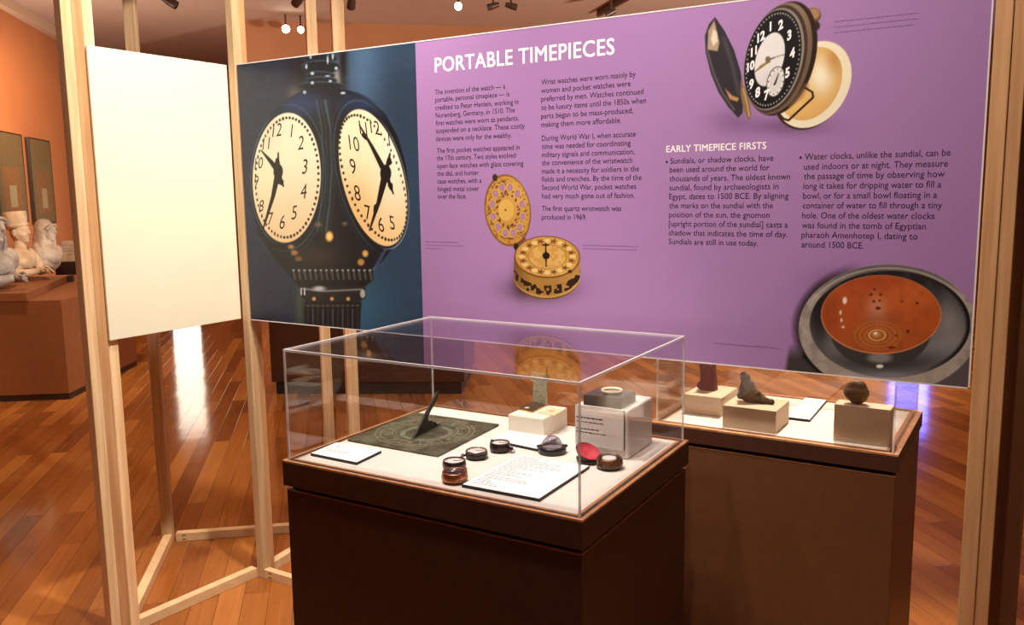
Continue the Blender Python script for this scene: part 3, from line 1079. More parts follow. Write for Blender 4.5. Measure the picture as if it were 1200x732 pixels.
# case
P.put(P.ell(917, 68.5, 41, 67, -13), (44, 32, 26))
P.put(P.ell(913, 68.5, 39, 65.5, -12), (112, 90, 72))
P.put(P.ell(913, 68.5, 39, 65.5, -12) * P.blur_ell(930, 25, 18, 30) * 0.6, (176, 150, 122))
P.put(P.ell(909.5, 69, 37, 63, -11), (62, 52, 50))
P.put(P.ell(907, 69.3, 35.4, 60, -10), (150, 136, 120))
P.put(P.seg([(945, 100), (938, 112), (926, 124)], [5, 7, 4], 4) * 0.6, (150, 112, 80))
P.put(P.ell(905.8, 69.5, 33.8, 58, -9.4), (26, 26, 29))
for k in range(60):
    t = 2 * PI * k / 60
    cx, cy = 905.8, 69.5
    r = 0.93
    x = cx + 32.5 * r * math.sin(t) - 9 * r * -math.cos(t) * -1 * -1
    x = cx + r * (33.8 * math.sin(t) * 0.96 + 9.4 * math.cos(t))
    y = cy - r * 58 * math.cos(t)
    P.put(P.ell(x, y, 0.7, 1.0, 0, 0.8) * 0.9, (214, 210, 206))
P.put(P.ell(902, 69.5, 17.8, 31.5, -6.5), (232, 230, 230))
P.put(P.ell(902, 69.5, 17.8, 31.5, -6.5) * P.blur_ell(900, 95, 14, 14) * 0.4, (196, 194, 198))
P.put(P.ell(909, 95.7, 10.8, 18, -3), (60, 58, 58))
P.put(P.ell(909, 95.7, 9.9, 17, -3), (234, 232, 230))
P.put(P.ell(909, 95.7, 7.2, 12.5, -2) * 0.35, (190, 188, 188))
P.put(P.seg([(912.5, 86), (909, 96), (907.5, 99)], [0.8, 2, 2]), (30, 28, 30))
for k in range(12):
    t = 2 * PI * k / 12
    P.put(P.ell(909 + 8.4 * math.sin(t) + 2.4 * math.cos(t), 95.7 - 14.5 * math.cos(t), 0.7, 0.9, 0, 0.7), (70, 66, 66))
P.put(P.seg([(901, 72), (892, 78), (885, 84)], [2.2, 3.4, 1.4]), (150, 130, 84))
P.put(P.seg([(900, 70), (912, 66), (919, 64)], [2, 1.8, 1]), (126, 96, 78))
P.put(P.seg([(908, 67.5), (916, 65)], [1, 0.8]), (226, 220, 214))
P.put(P.ell(900, 70, 3.2, 4), (120, 106, 78))
# wire bow of the case
P.put(P.seg([(912, 132), (918, 139), (924, 141), (953, 114), (952, 108), (944, 103)], 2.6), (62, 38, 26))
# front cover
cov = [(838, 20), (831, 28), (826, 42), (827, 62), (833, 86), (842, 108), (854, 126), (865, 138), (870, 133), (872, 112), (868, 84), (860, 58), (849, 36)]
P.put(P.poly(cov, 1.2), (52, 48, 54))
P.put(P.poly([(837, 24), (830, 36), (829, 58), (841, 60), (843, 50), (840, 36)], 2), (176, 154, 130))
P.put(P.poly([(836, 34), (833, 46), (836, 54), (841, 48), (840, 38)], 2), (226, 214, 196))
P.put(P.seg([(829, 60), (836, 85), (846, 108), (860, 128)], 2, 2) * 0.7, (120, 112, 108))
P.put(P.seg([(848, 45), (858, 75), (866, 110)], 4, 4) * 0.6, (92, 88, 98))
P.put(P.poly([(850, 104), (858, 112), (866, 115), (864, 119), (855, 116)], 2), (196, 144, 98))
P.put(P.poly([(868, 92), (873, 104), (879, 121), (880.5, 134), (878, 141), (872, 131), (868, 112)], 1.2), (140, 108, 72))
P.put(P.seg([(871, 104), (876, 124), (878, 136)], 1.6, 1.2), (196, 164, 116))
w = P.build('pocket_watch_photograph')
w['label'] = 'photograph of an open pocket watch with a black dial'
glyphs([('1', 903, 31, 10.5), ('2', 915, 28.8, 11), ('3', 925, 41, 11), ('4', 928.5, 62, 11), ('5', 922.8, 85, 11), ('7', 898.4, 111, 11),
        ('8', 888, 108, 11), ('9', 880.6, 98.5, 10.5), ('10', 879.9, 77.3, 10), ('11', 883.5, 60, 10), ('12', 892, 42.6, 10.5)],
       (0.72, -0.42), (0.02, -1.0), M['ink_white'], w, bold=0.045)

# -- copper water-clock bowl in a stone tub
P = Print(*window(880, 290, 1138, 458)[:2], XR - 0.0036, on_y(1000, 292, YS).z, 0.0019, PURPLE)
P.gz  # grid is clipped to the board below
keep = P.gz >= ZB + 0.0036
X, Y = P.X, P.Y
P.put(P.blur_ell(985, 335, 36, 18) * 0.4, (84, 56, 92))
P.put(P.poly([(1085, 440), (1150, 395), (1150, 470), (1085, 470)], 4), (92, 84, 88))
P.put(np.clip(1 - (P.rad(1040, 384, 104, 75) - 1) / 0.10, 0, 1) * np.clip((1010 - X) / 50, 0, 1) * 0.95, (44, 32, 46))
P.put(P.poly([(926, 400), (960, 420), (1000, 470), (915, 470)], 5) * np.clip((Y - 400) / 20, 0, 1), (66, 60, 58))
P.put(P.poly([(942, 404), (975, 440), (962, 440), (940, 418)], 4), (26, 22, 24))
m = P.ell(1041, 385, 105, 75)
P.put(m, (164, 154, 146))
n1, n2 = P.noise(3, 11), P.noise(9, 12)
P.put(m * (n1 - 0.35) * 0.7, (196, 184, 172))
P.put(m * (n2 > 0.62) * 0.35, (112, 100, 96))
P.put(m * np.clip((Y - 400) / 40, 0, 1) * 0.5, (186, 174, 164))
P.put(m * np.clip((345 - Y) / 25, 0, 1) * 0.7, (84, 80, 78))
q = P.rad(1041, 382, 100, 69)
P.put(np.clip(1 - abs(q - 0.985) / 0.022, 0, 1) * np.clip((372 - Y) / 30, 0, 1) * 0.8, (196, 190, 180))
m = P.ell(1043, 379.5, 94, 62.5)
P.put(m, (36, 35, 37))
P.put(m * np.clip((P.rad(1043, 375, 94, 62) - 0.0) * 0 + 1, 0, 1) * np.clip((Y - 372 + 0.15 * abs(X - 1035)) / 40, 0, 1), (124, 124, 128))
P.put(m * P.blur_ell(985, 415, 30, 22) * 0.5, (112, 108, 104))
P.put(m * P.blur_ell(1112, 375, 20, 34) * 0.8, (150, 146, 146))
P.put(m * (n2 - 0.4) * 0.35, (140, 136, 134))
P.put(m * P.blur_ell(1040, 424, 70, 12) * 0.75, (34, 34, 38))
P.put(m * P.blur_ell(960, 375, 12, 40) * 0.7, (24, 23, 25))
P.put(m * np.clip((P.rad(1043, 379.5, 94, 62.5) - 0.93) / 0.05, 0, 1) * np.clip((X - 1080) / 40, 0, 1), (14, 13, 15))
P.put(P.ell(1042, 440, 22, 4, 0, 5) * 0.4, (168, 156, 168))
# bowl
P.put(np.minimum(P.ell(1032, 385, 60, 46), np.clip((Y - 385) / 3, 0, 1)), (64, 60, 58))
P.put(P.ell(1031, 419, 14, 6, 0, 4), (132, 132, 130))
P.put(P.ell(1031, 429, 4.2, 2.2), (240, 240, 236))
m = P.ell(1032.5, 368.5, 70.5, 46.3)
P.put(m, (214, 140, 92))
m = P.ell(1032.5, 368, 69.3, 45.2)
P.put(m, (184, 84, 38))
P.put(m * P.blur_ell(1068, 345, 30, 22) * 0.7, (214, 110, 50))
P.put(m * P.blur_ell(1080, 385, 24, 28) * 0.6, (188, 88, 34))
P.put(m * P.blur_ell(1030, 396, 45, 16) * 0.75, (168, 98, 40))
P.put(m * P.blur_ell(1020, 330, 40, 8) * 0.5, (160, 66, 38))
P.put(m * P.blur_ell(972, 370, 12, 30) * 0.5, (142, 60, 30))
P.put(m * (P.noise(8, 21) - 0.45) * 0.5, (134, 64, 32))
P.put(m * P.blur_ell(1027, 360, 12, 14) * 0.55, (226, 176, 148))
P.put(m * P.blur_ell(1030, 372, 18, 5) * 0.4, (150, 104, 92))
for r, a in ((27, 0.45), (21, 0.6), (15, 0.55)):
    q = P.rad(1028.5, 393, r, r * 0.62)
    P.put(m * np.clip(1 - abs(q - 1) * r / 1.1, 0, 1) * a, (222, 164, 90))
q = P.rad(1028, 392.5, 9.5, 6.2)
P.put(m * np.clip(1 - abs(q - 1) * 6, 0, 1), (246, 196, 128))
P.put(P.ell(1027, 391.5, 5, 4, 0, 2), (200, 140, 96))
P.put(P.ell(1026, 390.5, 2.2, 1.8), (255, 236, 206))
for x, y, hx, hy in ((1020.5, 345, 1.8, 1.8), (1025, 339, 1.6, 1.2), (1032, 345, 1.8, 1.5), (1024, 353, 1.8, 1.5), (1031, 352, 1.5, 1.2),
                     (1029, 361, 3, 2), (1064, 388, 2, 2), (1045, 407, 4, 1.3), (1050, 393, 1.5, 1.2), (1075, 355, 2, 1.5), (1057, 353, 1.5, 1.2)):
    P.put(P.ell(x, y, hx, hy), (96, 40, 26))
for x, y, hx, hy in ((990, 352, 2.6, 4), (985, 366, 1.3, 2.5), (986, 375, 1.2, 2), (988, 383, 1.6, 1.3)):
    P.put(P.ell(x, y, hx, hy, 0, 1.6), (250, 232, 222))
P.al *= keep
w = P.build('water_bowl_photograph')
w['label'] = 'photograph of a copper bowl floating in a grey stone tub'


# ------------------------------------------------------------------ display pedestals and their acrylic covers
def local(c, ang):
    ca, sa = math.cos(ang), math.sin(ang)
    return lambda x, y: (c[0] + x * ca - y * sa, c[1] + x * sa + y * ca)


def rect(f, x0, y0, x1, y1):
    return [f(x0, y0), f(x1, y0), f(x1, y1), f(x0, y1)]


def frame_ring(bm, f, hx, hy, w, z0, z1):
    """Four mitred strips making a rectangular ring, outer half sizes hx, hy and width w."""
    o = [(-hx, -hy), (hx, -hy), (hx, hy), (-hx, hy)]
    i = [(-hx + w, -hy + w), (hx - w, -hy + w), (hx - w, hy - w), (-hx + w, hy - w)]
    rows = []
    for z in (z0, z1):
        rows.append([bm.verts.new((*f(*p), z)) for p in o])
        rows.append([bm.verts.new((*f(*p), z)) for p in i])
    ob, ib, ot, it = rows
    for k in range(4):
        j = (k + 1) % 4
        bm.faces.new((ob[k], ob[j], ot[j], ot[k]))
        bm.faces.new((ib[j], ib[k], it[k], it[j]))
        bm.faces.new((ot[k], ot[j], it[j], it[k]))
        bm.faces.new((ob[j], ob[k], ib[k], ib[j]))


def pedestal(c, ang, hx, hy, zd, label, grp, rim, cgap, inset=0.006, paint='plinth'):
    """hx, hy: outer half size of the top; rim = width of the rubbed edge outside the cover."""
    f = local(c, ang)
    t = thing('display_pedestal', label, 'display case', (c[0], c[1], 0), grp)
    bm = new()
    prism(bm, rect(f, -hx + inset, -hy + inset, hx - inset, hy - inset), 0.0, cgap - 0.012)
    link('cabinet_body', bm, M[paint], t, bevel=0.0012, segs=1)
    bm = new()
    frame_ring(bm, f, hx - inset + 0.0008, hy - inset + 0.0008, 0.008, cgap - 0.0135, cgap - 0.0115)
    link('lit_body_edge', bm, M['plinth_rim'], t)  # tan strip paints the lit line along the body's top edge
    bm = new()
    prism(bm, rect(f, -hx + 0.02, -hy + 0.02, hx - 0.02, hy - 0.02), cgap - 0.013, cgap + 0.001)
    link('shadow_gap', bm, M['gap'], t)
    bm = new()
    prism(bm, rect(f, -hx, -hy, hx, hy), cgap, zd - 0.0045)
    link('collar', bm, M['plinth'], t, bevel=0.001, segs=1)
    bm = new()
    frame_ring(bm, f, hx, hy, rim - 0.003, zd - 0.005, zd)
    link('collar_edge', bm, M['plinth_rim'], t)
    bm = new()
    i = rim + 0.007
    prism(bm, rect(f, -hx + rim - 0.004, -hy + rim - 0.004, hx - rim + 0.004, hy - rim + 0.004), zd - 0.006, zd - 0.0003)
    link('cover_groove', bm, M['gap'], t)
    bm = new()
    frame_ring(bm, f, hx - i, hy - i, 0.008, zd - 0.004, zd - 0.0002)
    link('deck_edge', bm, M['plinth_rim'], t)
    bm = new()
    prism(bm, rect(f, -hx + i + 0.008, -hy + i + 0.008, hx - i - 0.008, hy - i - 0.008), zd - 0.004, zd)
    link('deck', bm, M['deck'], t)
    return t


def cover(c, ang, hx, hy, z0, z1, label, th=0.0055):
    f = local(c, ang)
    t = thing('acrylic_cover', label, 'display cover', (c[0], c[1], z0))
    e = th

    def pane(name, x0, y0, x1, y1, a, b):
        bm = new()
        prism(bm, rect(f, x0, y0, x1, y1), a, b)
        link(name, bm, M['acrylic'], t)
    zt = z1 - th
    pane('front_pane', -hx + e, -hy, hx - e, -hy + th, z0, zt)
    pane('back_pane', -hx + e, hy - th, hx - e, hy, z0, zt)
    pane('side_pane', -hx, -hy + e, -hx + th, hy - e, z0, zt)
    pane('side_pane', hx - th, -hy + e, hx, hy - e, z0, zt)
    pane('lid', -hx + e, -hy + e, hx - e, hy - e, zt, z1)
    for sx in (-1, 1):
        for sy in (-1, 1):
            bm = new()
            s = th * 0.82
            prism(bm, rect(f, sx * hx - (s if sx > 0 else 0), sy * hy - (s if sy > 0 else 0),
                           sx * hx + (0 if sx > 0 else s), sy * hy + (0 if sy > 0 else s)), z0, zt)
            link('corner_seam', bm, M['acrylic_seam'], t)
    bm = new()
    frame_ring(bm, f, hx, hy, th, zt, z1)
    link('lid_edge', bm, M['acrylic_edge'], t)
    return t


C1, A1 = (-1.2435, 1.9013), 0.01695
ZD = 0.9023
W1, D1, ZT1 = 0.8573 / 2, 0.6544 / 2, 1.1985
R1 = 0.0114
pedestal(C1, A1, W1 + R1, D1 + R1, ZD, 'dark brown pedestal case in front of the purple sign', 'brown display pedestals', R1 + 0.0015, 0.834)
cover(C1, A1, W1, D1, ZD, ZT1, 'clear acrylic cover over the sundial and watches')
ZD2 = 0.8953
X0, X1, Y0, Y1 = -0.9887, -0.2900, 2.4017, 2.9300
C2, H2X, H2Y = ((X0 + X1) / 2, (Y0 + Y1) / 2), (X1 - X0) / 2, (Y1 - Y0) / 2
pedestal(C2, 0.0, H2X, H2Y, ZD2, 'brown pedestal case standing behind the purple sign', 'brown display pedestals', 0.019, 0.846, paint='plinth_lit')
cover(C2, 0.0, H2X - 0.0135, H2Y - 0.0135, ZD2, 1.205, 'clear acrylic cover over the carved stones behind the sign')

# ------------------------------------------------------------------ things on the front deck
# bronze sundial
a, b, c_, d_ = on_z(407, 517, ZD), on_z(513, 536, ZD), on_z(585, 499, ZD), on_z(486, 485, ZD)
sc = (a + b + c_ + d_) / 4
sd = thing('sundial', 'square verdigris bronze sundial with a tilted gnomon', 'sundial', sc)
bm = new()
prism(bm, [(p.x, p.y) for p in (a, b, c_, d_)], ZD, ZD + 0.0065)
link('dial_plate', bm, M['bronze'], sd, bevel=0.0015, segs=1)
ux, uy = (b - a).normalized(), (d_ - a).normalized()
cen = on_z(500, 507, ZD + 0.0065)
zp = ZD + 0.0066


def disc_ring(bm, c, r0, r1, z, n=56):
    A = [bm.verts.new((c.x + r0 * math.cos(2 * PI * k / n), c.y + r0 * math.sin(2 * PI * k / n), z)) for k in range(n)]
    B = [bm.verts.new((c.x + r1 * math.cos(2 * PI * k / n), c.y + r1 * math.sin(2 * PI * k / n), z)) for k in range(n)]
    for k in range(n):
        j = (k + 1) % n
        bm.faces.new((A[k], B[k], B[j], A[j]))


bm = new()
disc_ring(bm, cen, 0.062, 0.076, zp)
link('hour_ring', bm, M['bronze_ring'], sd)
bm = new()
for r in (0.095, 0.128, 0.143):
    disc_ring(bm, sc, r, r + 0.0012, zp)
rnd = random.Random(3)
for k in range(48):                                          # engraved hour lines and numerals
    t = 2 * PI * k / 48
    dr = Vector((math.cos(t), math.sin(t), 0))
    nn = Vector((-dr.y, dr.x, 0))
    r0, r1 = (0.097, 0.127) if k % 4 == 0 else (0.130, 0.142)
    p, q = sc + dr * r0, sc + dr * r1
    w = 0.0006
    bm.faces.new([bm.verts.new((x.x, x.y, zp)) for x in (p - nn * w, q - nn * w, q + nn * w, p + nn * w)])
    if k % 4 == 2:
        for s in (-0.006, -0.001, 0.004):
            p, q = sc + dr * 0.102 + nn * s, sc + dr * 0.118 + nn * (s + 0.002 * (s > 0) - 0.002 * (s < -0.003))
            bm.faces.new([bm.verts.new((x.x, x.y, zp)) for x in (p - nn * w, q - nn * w, q + nn * w, p + nn * w)])
link('engraving', bm, M['fleck'], sd)
# gnomon: a thin fin with a scrolled back, standing along the plate's depth
ga, gb = on_z(483, 515, ZD + 0.0065), on_z(516, 498, ZD + 0.0065)
gd = (gb - ga).normalized()
gn = Vector((gd.y, -gd.x, 0))
prof = [(483, 515), (490, 502), (498, 485), (506, 470), (512, 459), (513.5, 458.5), (513.5, 461), (509, 472), (504, 481), (500.5, 489.5),
        (502, 494), (504, 492.3), (506, 493), (507.2, 495.5), (509, 494), (511, 496), (512, 498.5), (514, 496.3), (516, 498)]
pts = [on_wall(x, y, ga, gn) for x, y in prof]
bm = new()
lo = [bm.verts.new(p - gn * 0.003) for p in pts]
hi = [bm.verts.new(p + gn * 0.003) for p in pts]
n = len(pts)
bm.faces.new(lo)
bm.faces.new(hi[::-1])
for k in range(n):
    bm.faces.new((lo[k], hi[k], hi[(k + 1) % n], lo[(k + 1) % n]))
bmesh.ops.recalc_face_normals(bm, faces=bm.faces)
link('gnomon', bm, M['bronze_dark'], sd)
bm = new()
bar(bm, (ga.x, ga.y, zp), (gb.x, gb.y, zp), 0.010, 0.002)
link('gnomon_foot', bm, M['bronze_ring'], sd)


# labels: thin cards on black foam board
def label_card(a, b, c, z, label, rows, seed, th=0.0075, grp='label cards in the cases'):
    """a left-front, b front-right, c right-back corner; rows = [(from far edge, indent, length)] in fractions."""
    d = a + (c - b)
    m = (a + c) / 2
    t = thing('label_card', label, 'label', (m.x, m.y, z), grp)
    bm = new()
    prism(bm, [(p.x, p.y) for p in (a, b, c, d)], z, z + th)
    link('foam_backing', bm, M['foam'], t)
    bm = new()
    k = 0.0012
    ux, uy = (b - a).normalized() * k, (d - a).normalized() * k
    prism(bm, [(p.x, p.y) for p in (a + ux + uy, b - ux + uy, c - ux - uy, d + ux - uy)], z + th, z + th + 0.0004)
    link('paper_face', bm, M['paper'], t)
    bm = new()
    rnd = random.Random(seed)
    ex, ey = (b - a), (a - d)
    hh = 0.0036
    for v, x0, ln, big in rows:
        x = x0
        while x < x0 + ln:
            w = min(rnd.uniform(0.02, 0.075), x0 + ln - x + 0.01)
            p = d + ex * x + ey * v
            q = p + ex * w
            up = ey.normalized() * -hh * big
            vs = [bm.verts.new((s.x, s.y, z + th + 0.0006)) for s in (p, q, q + up, p + up)]
            bm.faces.new(vs)
            x += w + 0.014
    link('printed_text', bm, M['ink_grey'], t)
    return t


label_card(on_z(364, 534, ZD), on_z(418, 545, ZD), on_z(447, 531, ZD), ZD, 'small white card at the left front corner beside the sundial',
           [(0.25, 0.1, 0.25, 1), (0.38, 0.1, 0.3, .8), (0.56, 0.1, 0.5, .8), (0.66, 0.1, 0.4, .8)], 1)
label_card(on_z(575, 517.5, ZD), on_z(629, 529, ZD), on_z(653, 515.5, ZD), ZD, 'white card behind the row of watches, below the small cream block',
           [(0.2, 0.2, 0.5, .8), (0.34, 0.12, 0.6, .8), (0.48, 0.1, 0.62, .8)], 2)
label_card(on_z(541, 571, ZD), on_z(632, 588, ZD), on_z(691, 549, ZD), ZD, 'large white text card at the front of the case',
           [(0.06 + 0.045 * k, 0.07, l, .8) for k, l in enumerate((.45, .3, .62, .5, .68, .72, .3, .55, .2, .25, .5, .3, .42, .1, .55, .6, .1, .2, .28, .34))], 3)


# cream risers
def riser(c, a, ang, sx, sy, z, h, mat, label, grp=None, bev=0.003):
    bm = new()
    t = bpy.data.objects.new('riser_block', None)
    f = local((c[0], c[1]), ang)
    prism(bm, rect(f, -sx / 2, -sy / 2, sx / 2, sy / 2), z, z + h)
    bpy.data.objects.remove(t)
    o = link('riser_block', bm, mat, None, bevel=bev, segs=2)
    return tag(o, label, 'display block', grp)


RG = 'blocks the objects stand on'
# small cream block
bf, br_, bl = on_z(633, 515, ZD), on_z(673, 494, ZD), on_z(595.5, 507, ZD)
sxx, syy = (bf - bl).length, (br_ - bf).length
ang = math.atan2((bf - bl).y, (bf - bl).x)
syy = min(syy, 0.150)
bc = Vector(((bl.x + bf.x) / 2, bl.y + syy / 2, 0))
top = on_y(634, 492.5, bf.y).z - ZD
riser(bc, 0, A1, sxx, syy, ZD, top, M['riser'], 'low cream block behind the watches, carrying the folding tablet', RG)
zb = ZD + top
# large pale block
qf, qr, ql = on_z(735, 539, ZD), on_z(761, 517, ZD), on_z(666, 528, ZD)
b2x, b2y = 0.152, 0.172
f2 = Vector((qf.x, qf.y, 0))
c2 = f2 + Vector((-b2x / 2, b2y / 2, 0))
h2 = on_y(735, 481, qf.y).z - ZD
riser(c2, 0, A1, b2x, b2y, ZD, h2, M['riser_pale'], 'tall pale block at the right of the front case', RG, 0.006)
zb2 = ZD + h2
# card fixed on the tall block's face
yf = f2.y - 0.0006
bm = new()
ca, cb = on_y(667, 466, yf), on_y(731.5, 527, yf)
cl, cz0, cz1 = f2.x - b2x + 0.004, on_y(731, 528, yf).z, on_y(731, 481, yf).z
cr_ = on_y(732, 500, yf).x
t = thing('block_label', 'white text card on the front face of the tall pale block', 'label', (cl, yf, cz0))
rot = math.tan(A1)


def tilt(bm, x_ref):
    for v in bm.verts:
        v.co.y += (v.co.x - x_ref) * rot


box(bm, (cl, yf - 0.003, cz0), (cr_, yf - 0.0002, cz1))
tilt(bm, f2.x)
link('foam_backing', bm, M['foam'], t)
bm = new()
box(bm, (cl, yf - 0.0034, cz0), (cr_ - 0.0012, yf - 0.003, cz1))
tilt(bm, f2.x)
link('paper_face', bm, M['riser_pale'], t)
bm = new()
rnd = random.Random(9)
for y, l, hh in ((487, 0.50, 0.0042), (491.5, 0.52, 0.0026), (499.5, 0.44, 0.0028), (503.5, 0.60, 0.0028)):
    z = on_y(669, y, yf).z
    x = cl + 0.004
    while x < cl + l * (cr_ - cl):
        w = rnd.uniform(0.005, 0.014)
        vs = [bm.verts.new((p, yf - 0.0037, q)) for p, q in ((x, z), (x + w, z), (x + w, z + hh * rnd.uniform(.7, 1)), (x, z + hh))]
        bm.faces.new(vs)
        x += w + 0.0026
tilt(bm, f2.x)
link('printed_text', bm, M['ink'], t)

# folding tablet on the low block: dark base with gilt edge, woven lid standing upright
p0, p1, p2, p3 = on_z(607.5, 480, zb), on_z(624, 484, zb), on_z(640, 476, zb), on_z(625, 472.3, zb)
t = thing('folding_tablet', 'dark folding tablet with gilt edges, its pale woven lid standing upright', 'folding case', (p0 + p2) / 2)
bm = new()
prism(bm, [(p.x, p.y) for p in (p0, p1, p2, p3)], zb, zb + 0.0035)
link('gilt_tray', bm, M['gold'], t)
bm = new()
mid = (p0 + p2) / 2
prism(bm, [tuple((mid + (p - mid) * 0.97).xy) for p in (p0, p1, p2, p3)], zb + 0.0035, zb + 0.0065)
link('tablet_base', bm, M['darkwood'], t, bevel=0.0006, segs=1)
bm = new()
oc = on_z(617.5, 477.5, zb + 0.0068)
lathe(bm, [(0, 0.0012), (0.006, 0.001), (0.0075, 0)], oc, 20)
for v in bm.verts:
    v.co.y = oc.y + (v.co.y - oc.y) * 0.75
link('oval_ornament', bm, M['cream_ring'], t, smooth=True)
bm = new()
dv = (p2 - p3).normalized()
l0, l1 = p3 - dv * 0.001, p2 + dv * 0.002
nv = Vector((dv.y, -dv.x, 0))
vv = [l0, l1, l1 - nv * 0.004, l0 - nv * 0.004]
prism(bm, [(p.x, p.y) for p in vv], zb + 0.002, zb + 0.098)
link('upright_lid', bm, M['lattice'], t, bevel=0.0006, segs=1)
# tan card beside it
q0, q1, q2 = on_z(631, 484, zb), on_z(649, 487.5, zb), on_z(661.5, 481, zb)
q3 = q0 + (q2 - q1)
t = thing('small_tan_card', 'thin tan card with an orange oval on the low cream block', 'card', (q0 + q2) / 2)
bm = new()
prism(bm, [(p.x, p.y) for p in (q0, q1, q2, q3)], zb, zb + 0.0028)
link('card', bm, M['card'], t)
bm = new()
oc = (q0 + q2) / 2
oc.z = zb + 0.0030
disc_ring(bm, oc, 0.0001, 0.010, oc.z, 24)
link('orange_oval', bm, M['coral'], t)

# dark flat box with a ring-faced watch on the tall block
g0, g1, g2 = on_z(681, 471.5, zb2), on_z(727, 479.5, zb2), on_z(752, 462, zb2)
gx, gy = 0.108, 0.100
gbx = Vector((g1.x, g1.y, 0))
f = local((gbx.x - gx / 2, gbx.y + gy / 2), A1)
zz = zb2 + 0.028
bm = new()
prism(bm, rect(f, -gx / 2, -gy / 2, gx / 2, gy / 2), zb2, zz)
o = link('flat_box', bm, M['smoke'], bevel=0.002)
tag(o, 'dark grey flat box on top of the tall pale block', 'box')
rc = on_z(717, 461, zz)
t = thing('compass_watch', 'round watch with a raised cream rim lying on the dark grey box', 'watch', (rc.x, rc.y, zz))
bm = new()
lathe(bm, [(0, 0), (0.024, 0), (0.0275, 0.003), (0.0275, 0.008), (0.024, 0.0085), (0.024, 0.0045), (0, 0.0045)], (rc.x, rc.y, zz), 40)
link('case', bm, M['darkbrass'], t, smooth=False)
bm = new()
lathe(bm, [(0.0275, 0.008), (0.0285, 0.011), (0.0265, 0.0125), (0.0225, 0.010), (0.0225, 0.008)], (rc.x, rc.y, zz), 48)
link('rim', bm, M['cream_ring'], t, smooth=True)
bm = new()
lathe(bm, [(0, 0.0055), (0.022, 0.0055)], (rc.x, rc.y, zz), 32)
link('dial', bm, M['gold'], t)
bm = new()
bar(bm, (rc.x - 0.014, rc.y - 0.004, zz + 0.006), (rc.x + 0.012, rc.y + 0.006, zz + 0.006), 0.0014, 0.001)
bar(bm, (rc.x - 0.004, rc.y + 0.012, zz + 0.0062), (rc.x + 0.003, rc.y - 0.006, zz + 0.0062), 0.0014, 0.001)
link('hands', bm, M['black'], t)
bm = new()
cq = Vector((rc.x - 0.004, rc.y + 0.0275, zz + 0.006))
lathe(bm, [(0, 0), (0.004, 0), (0.005, 0.003), (0.005, 0.007), (0.003, 0.009), (0, 0.009)], cq, 20, 0, Matrix.Rotation(-PI / 2, 4, 'X'))
link('crown', bm, M['gold'], t, smooth=True)


# pocket watches lying on the deck
def pocket_watch(c, r, h, az, body, rimm, dialm, label, grp='watches on the front deck', crown=True, tiltx=0.0, bow=True, ds=1.0):
    """Lying watch centred at c with its crown towards azimuth az."""
    t = thing('pocket_watch', label, 'watch', (c.x, c.y, c.z), grp)
    T = Matrix.Rotation(tiltx, 4, 'X')
    bm = new()
    lathe(bm, [(0, 0), (r * .7, 0.0), (r * .93, h * .18), (r, h * .42), (r * .985, h * .5), (r, h * .56), (r * .95, h * .8), (r * .86, h * .9)], c, 44, 0, T)
    link('case', bm, body, t, smooth=True)
    bm = new()
    lathe(bm, [(r * .965, h * .72), (r * .95, h * .92), (r * .88, h), (r * .82, h * .96), (r * .80, h * .86)], c, 44, 0, T)
    link('bezel', bm, rimm, t, smooth=True)
    bm = new()
    lathe(bm, [(0, h * .86), (r * .81, h * .86)] if ds == 1 else [(0, h * 1.0), (r * ds, h * .97), (r * (ds + .03), h * .86)], c, 40, 0, T)
    link('dial', bm, dialm, t)
    bm = new()
    for a_, l in ((0.7, .6), (2.4, .42)):
        e_ = Vector((c.x + math.cos(a_) * r * l, c.y + math.sin(a_) * r * l, c.z + h * .88))
        bar(bm, (c.x, c.y, c.z + h * .88), e_, r * .05, h * .03)
    for k in range(12):
        a_ = 2 * PI * k / 12
        u_ = Vector((math.cos(a_), math.sin(a_), 0))
        bar(bm, c + u_ * r * .62 + Vector((0, 0, h * .865)), c + u_ * r * .76 + Vector((0, 0, h * .865)), r * .05, h * .02)
    link('hands', bm, M['black'], t)
    bm = new()
    lathe(bm, [(r * .80, h * .95), (r * .6, h * 1.06), (r * .3, h * 1.12), (0, h * 1.14)], c, 32, 0, T)
    link('crystal', bm, M['lens_glass'], t, smooth=True)
    if crown:
        u_ = Vector((math.cos(az), math.sin(az), 0))
        bm = new()
        R_ = Matrix.Rotation(az, 4, 'Z') @ Matrix.Rotation(PI / 2, 4, 'Y')
        q = c + u_ * r * .97 + Vector((0, 0, h * .45))
        k = r * .17
        lathe(bm, [(0, 0), (k * .6, 0), (k * .6, k * .8), (k, k), (k * 1.05, k * 2.1), (k * .7, k * 2.5), (0, k * 2.5)], q, 18, 0, R_)
        link('crown', bm, rimm, t, smooth=True)
        if bow:
            bm = new()
            q = c + u_ * (r * 1.22) + Vector((0, 0, h * .3))
            v_ = Vector((-u_.y, u_.x, 0))
            arc = [q + v_ * (r * .28 * math.cos(s)) + u_ * (r * .34 * math.sin(s)) - Vector((0, 0, h * .12 * math.sin(s))) for s in [PI * j / 12 for j in range(13)]]
            tube(bm, arc, r * .035, 8)
            link('bow', bm, rimm, t, smooth=True)
    return t


def dk(u, v, z=0.0):
    return on_z(u, v, ZD + z)


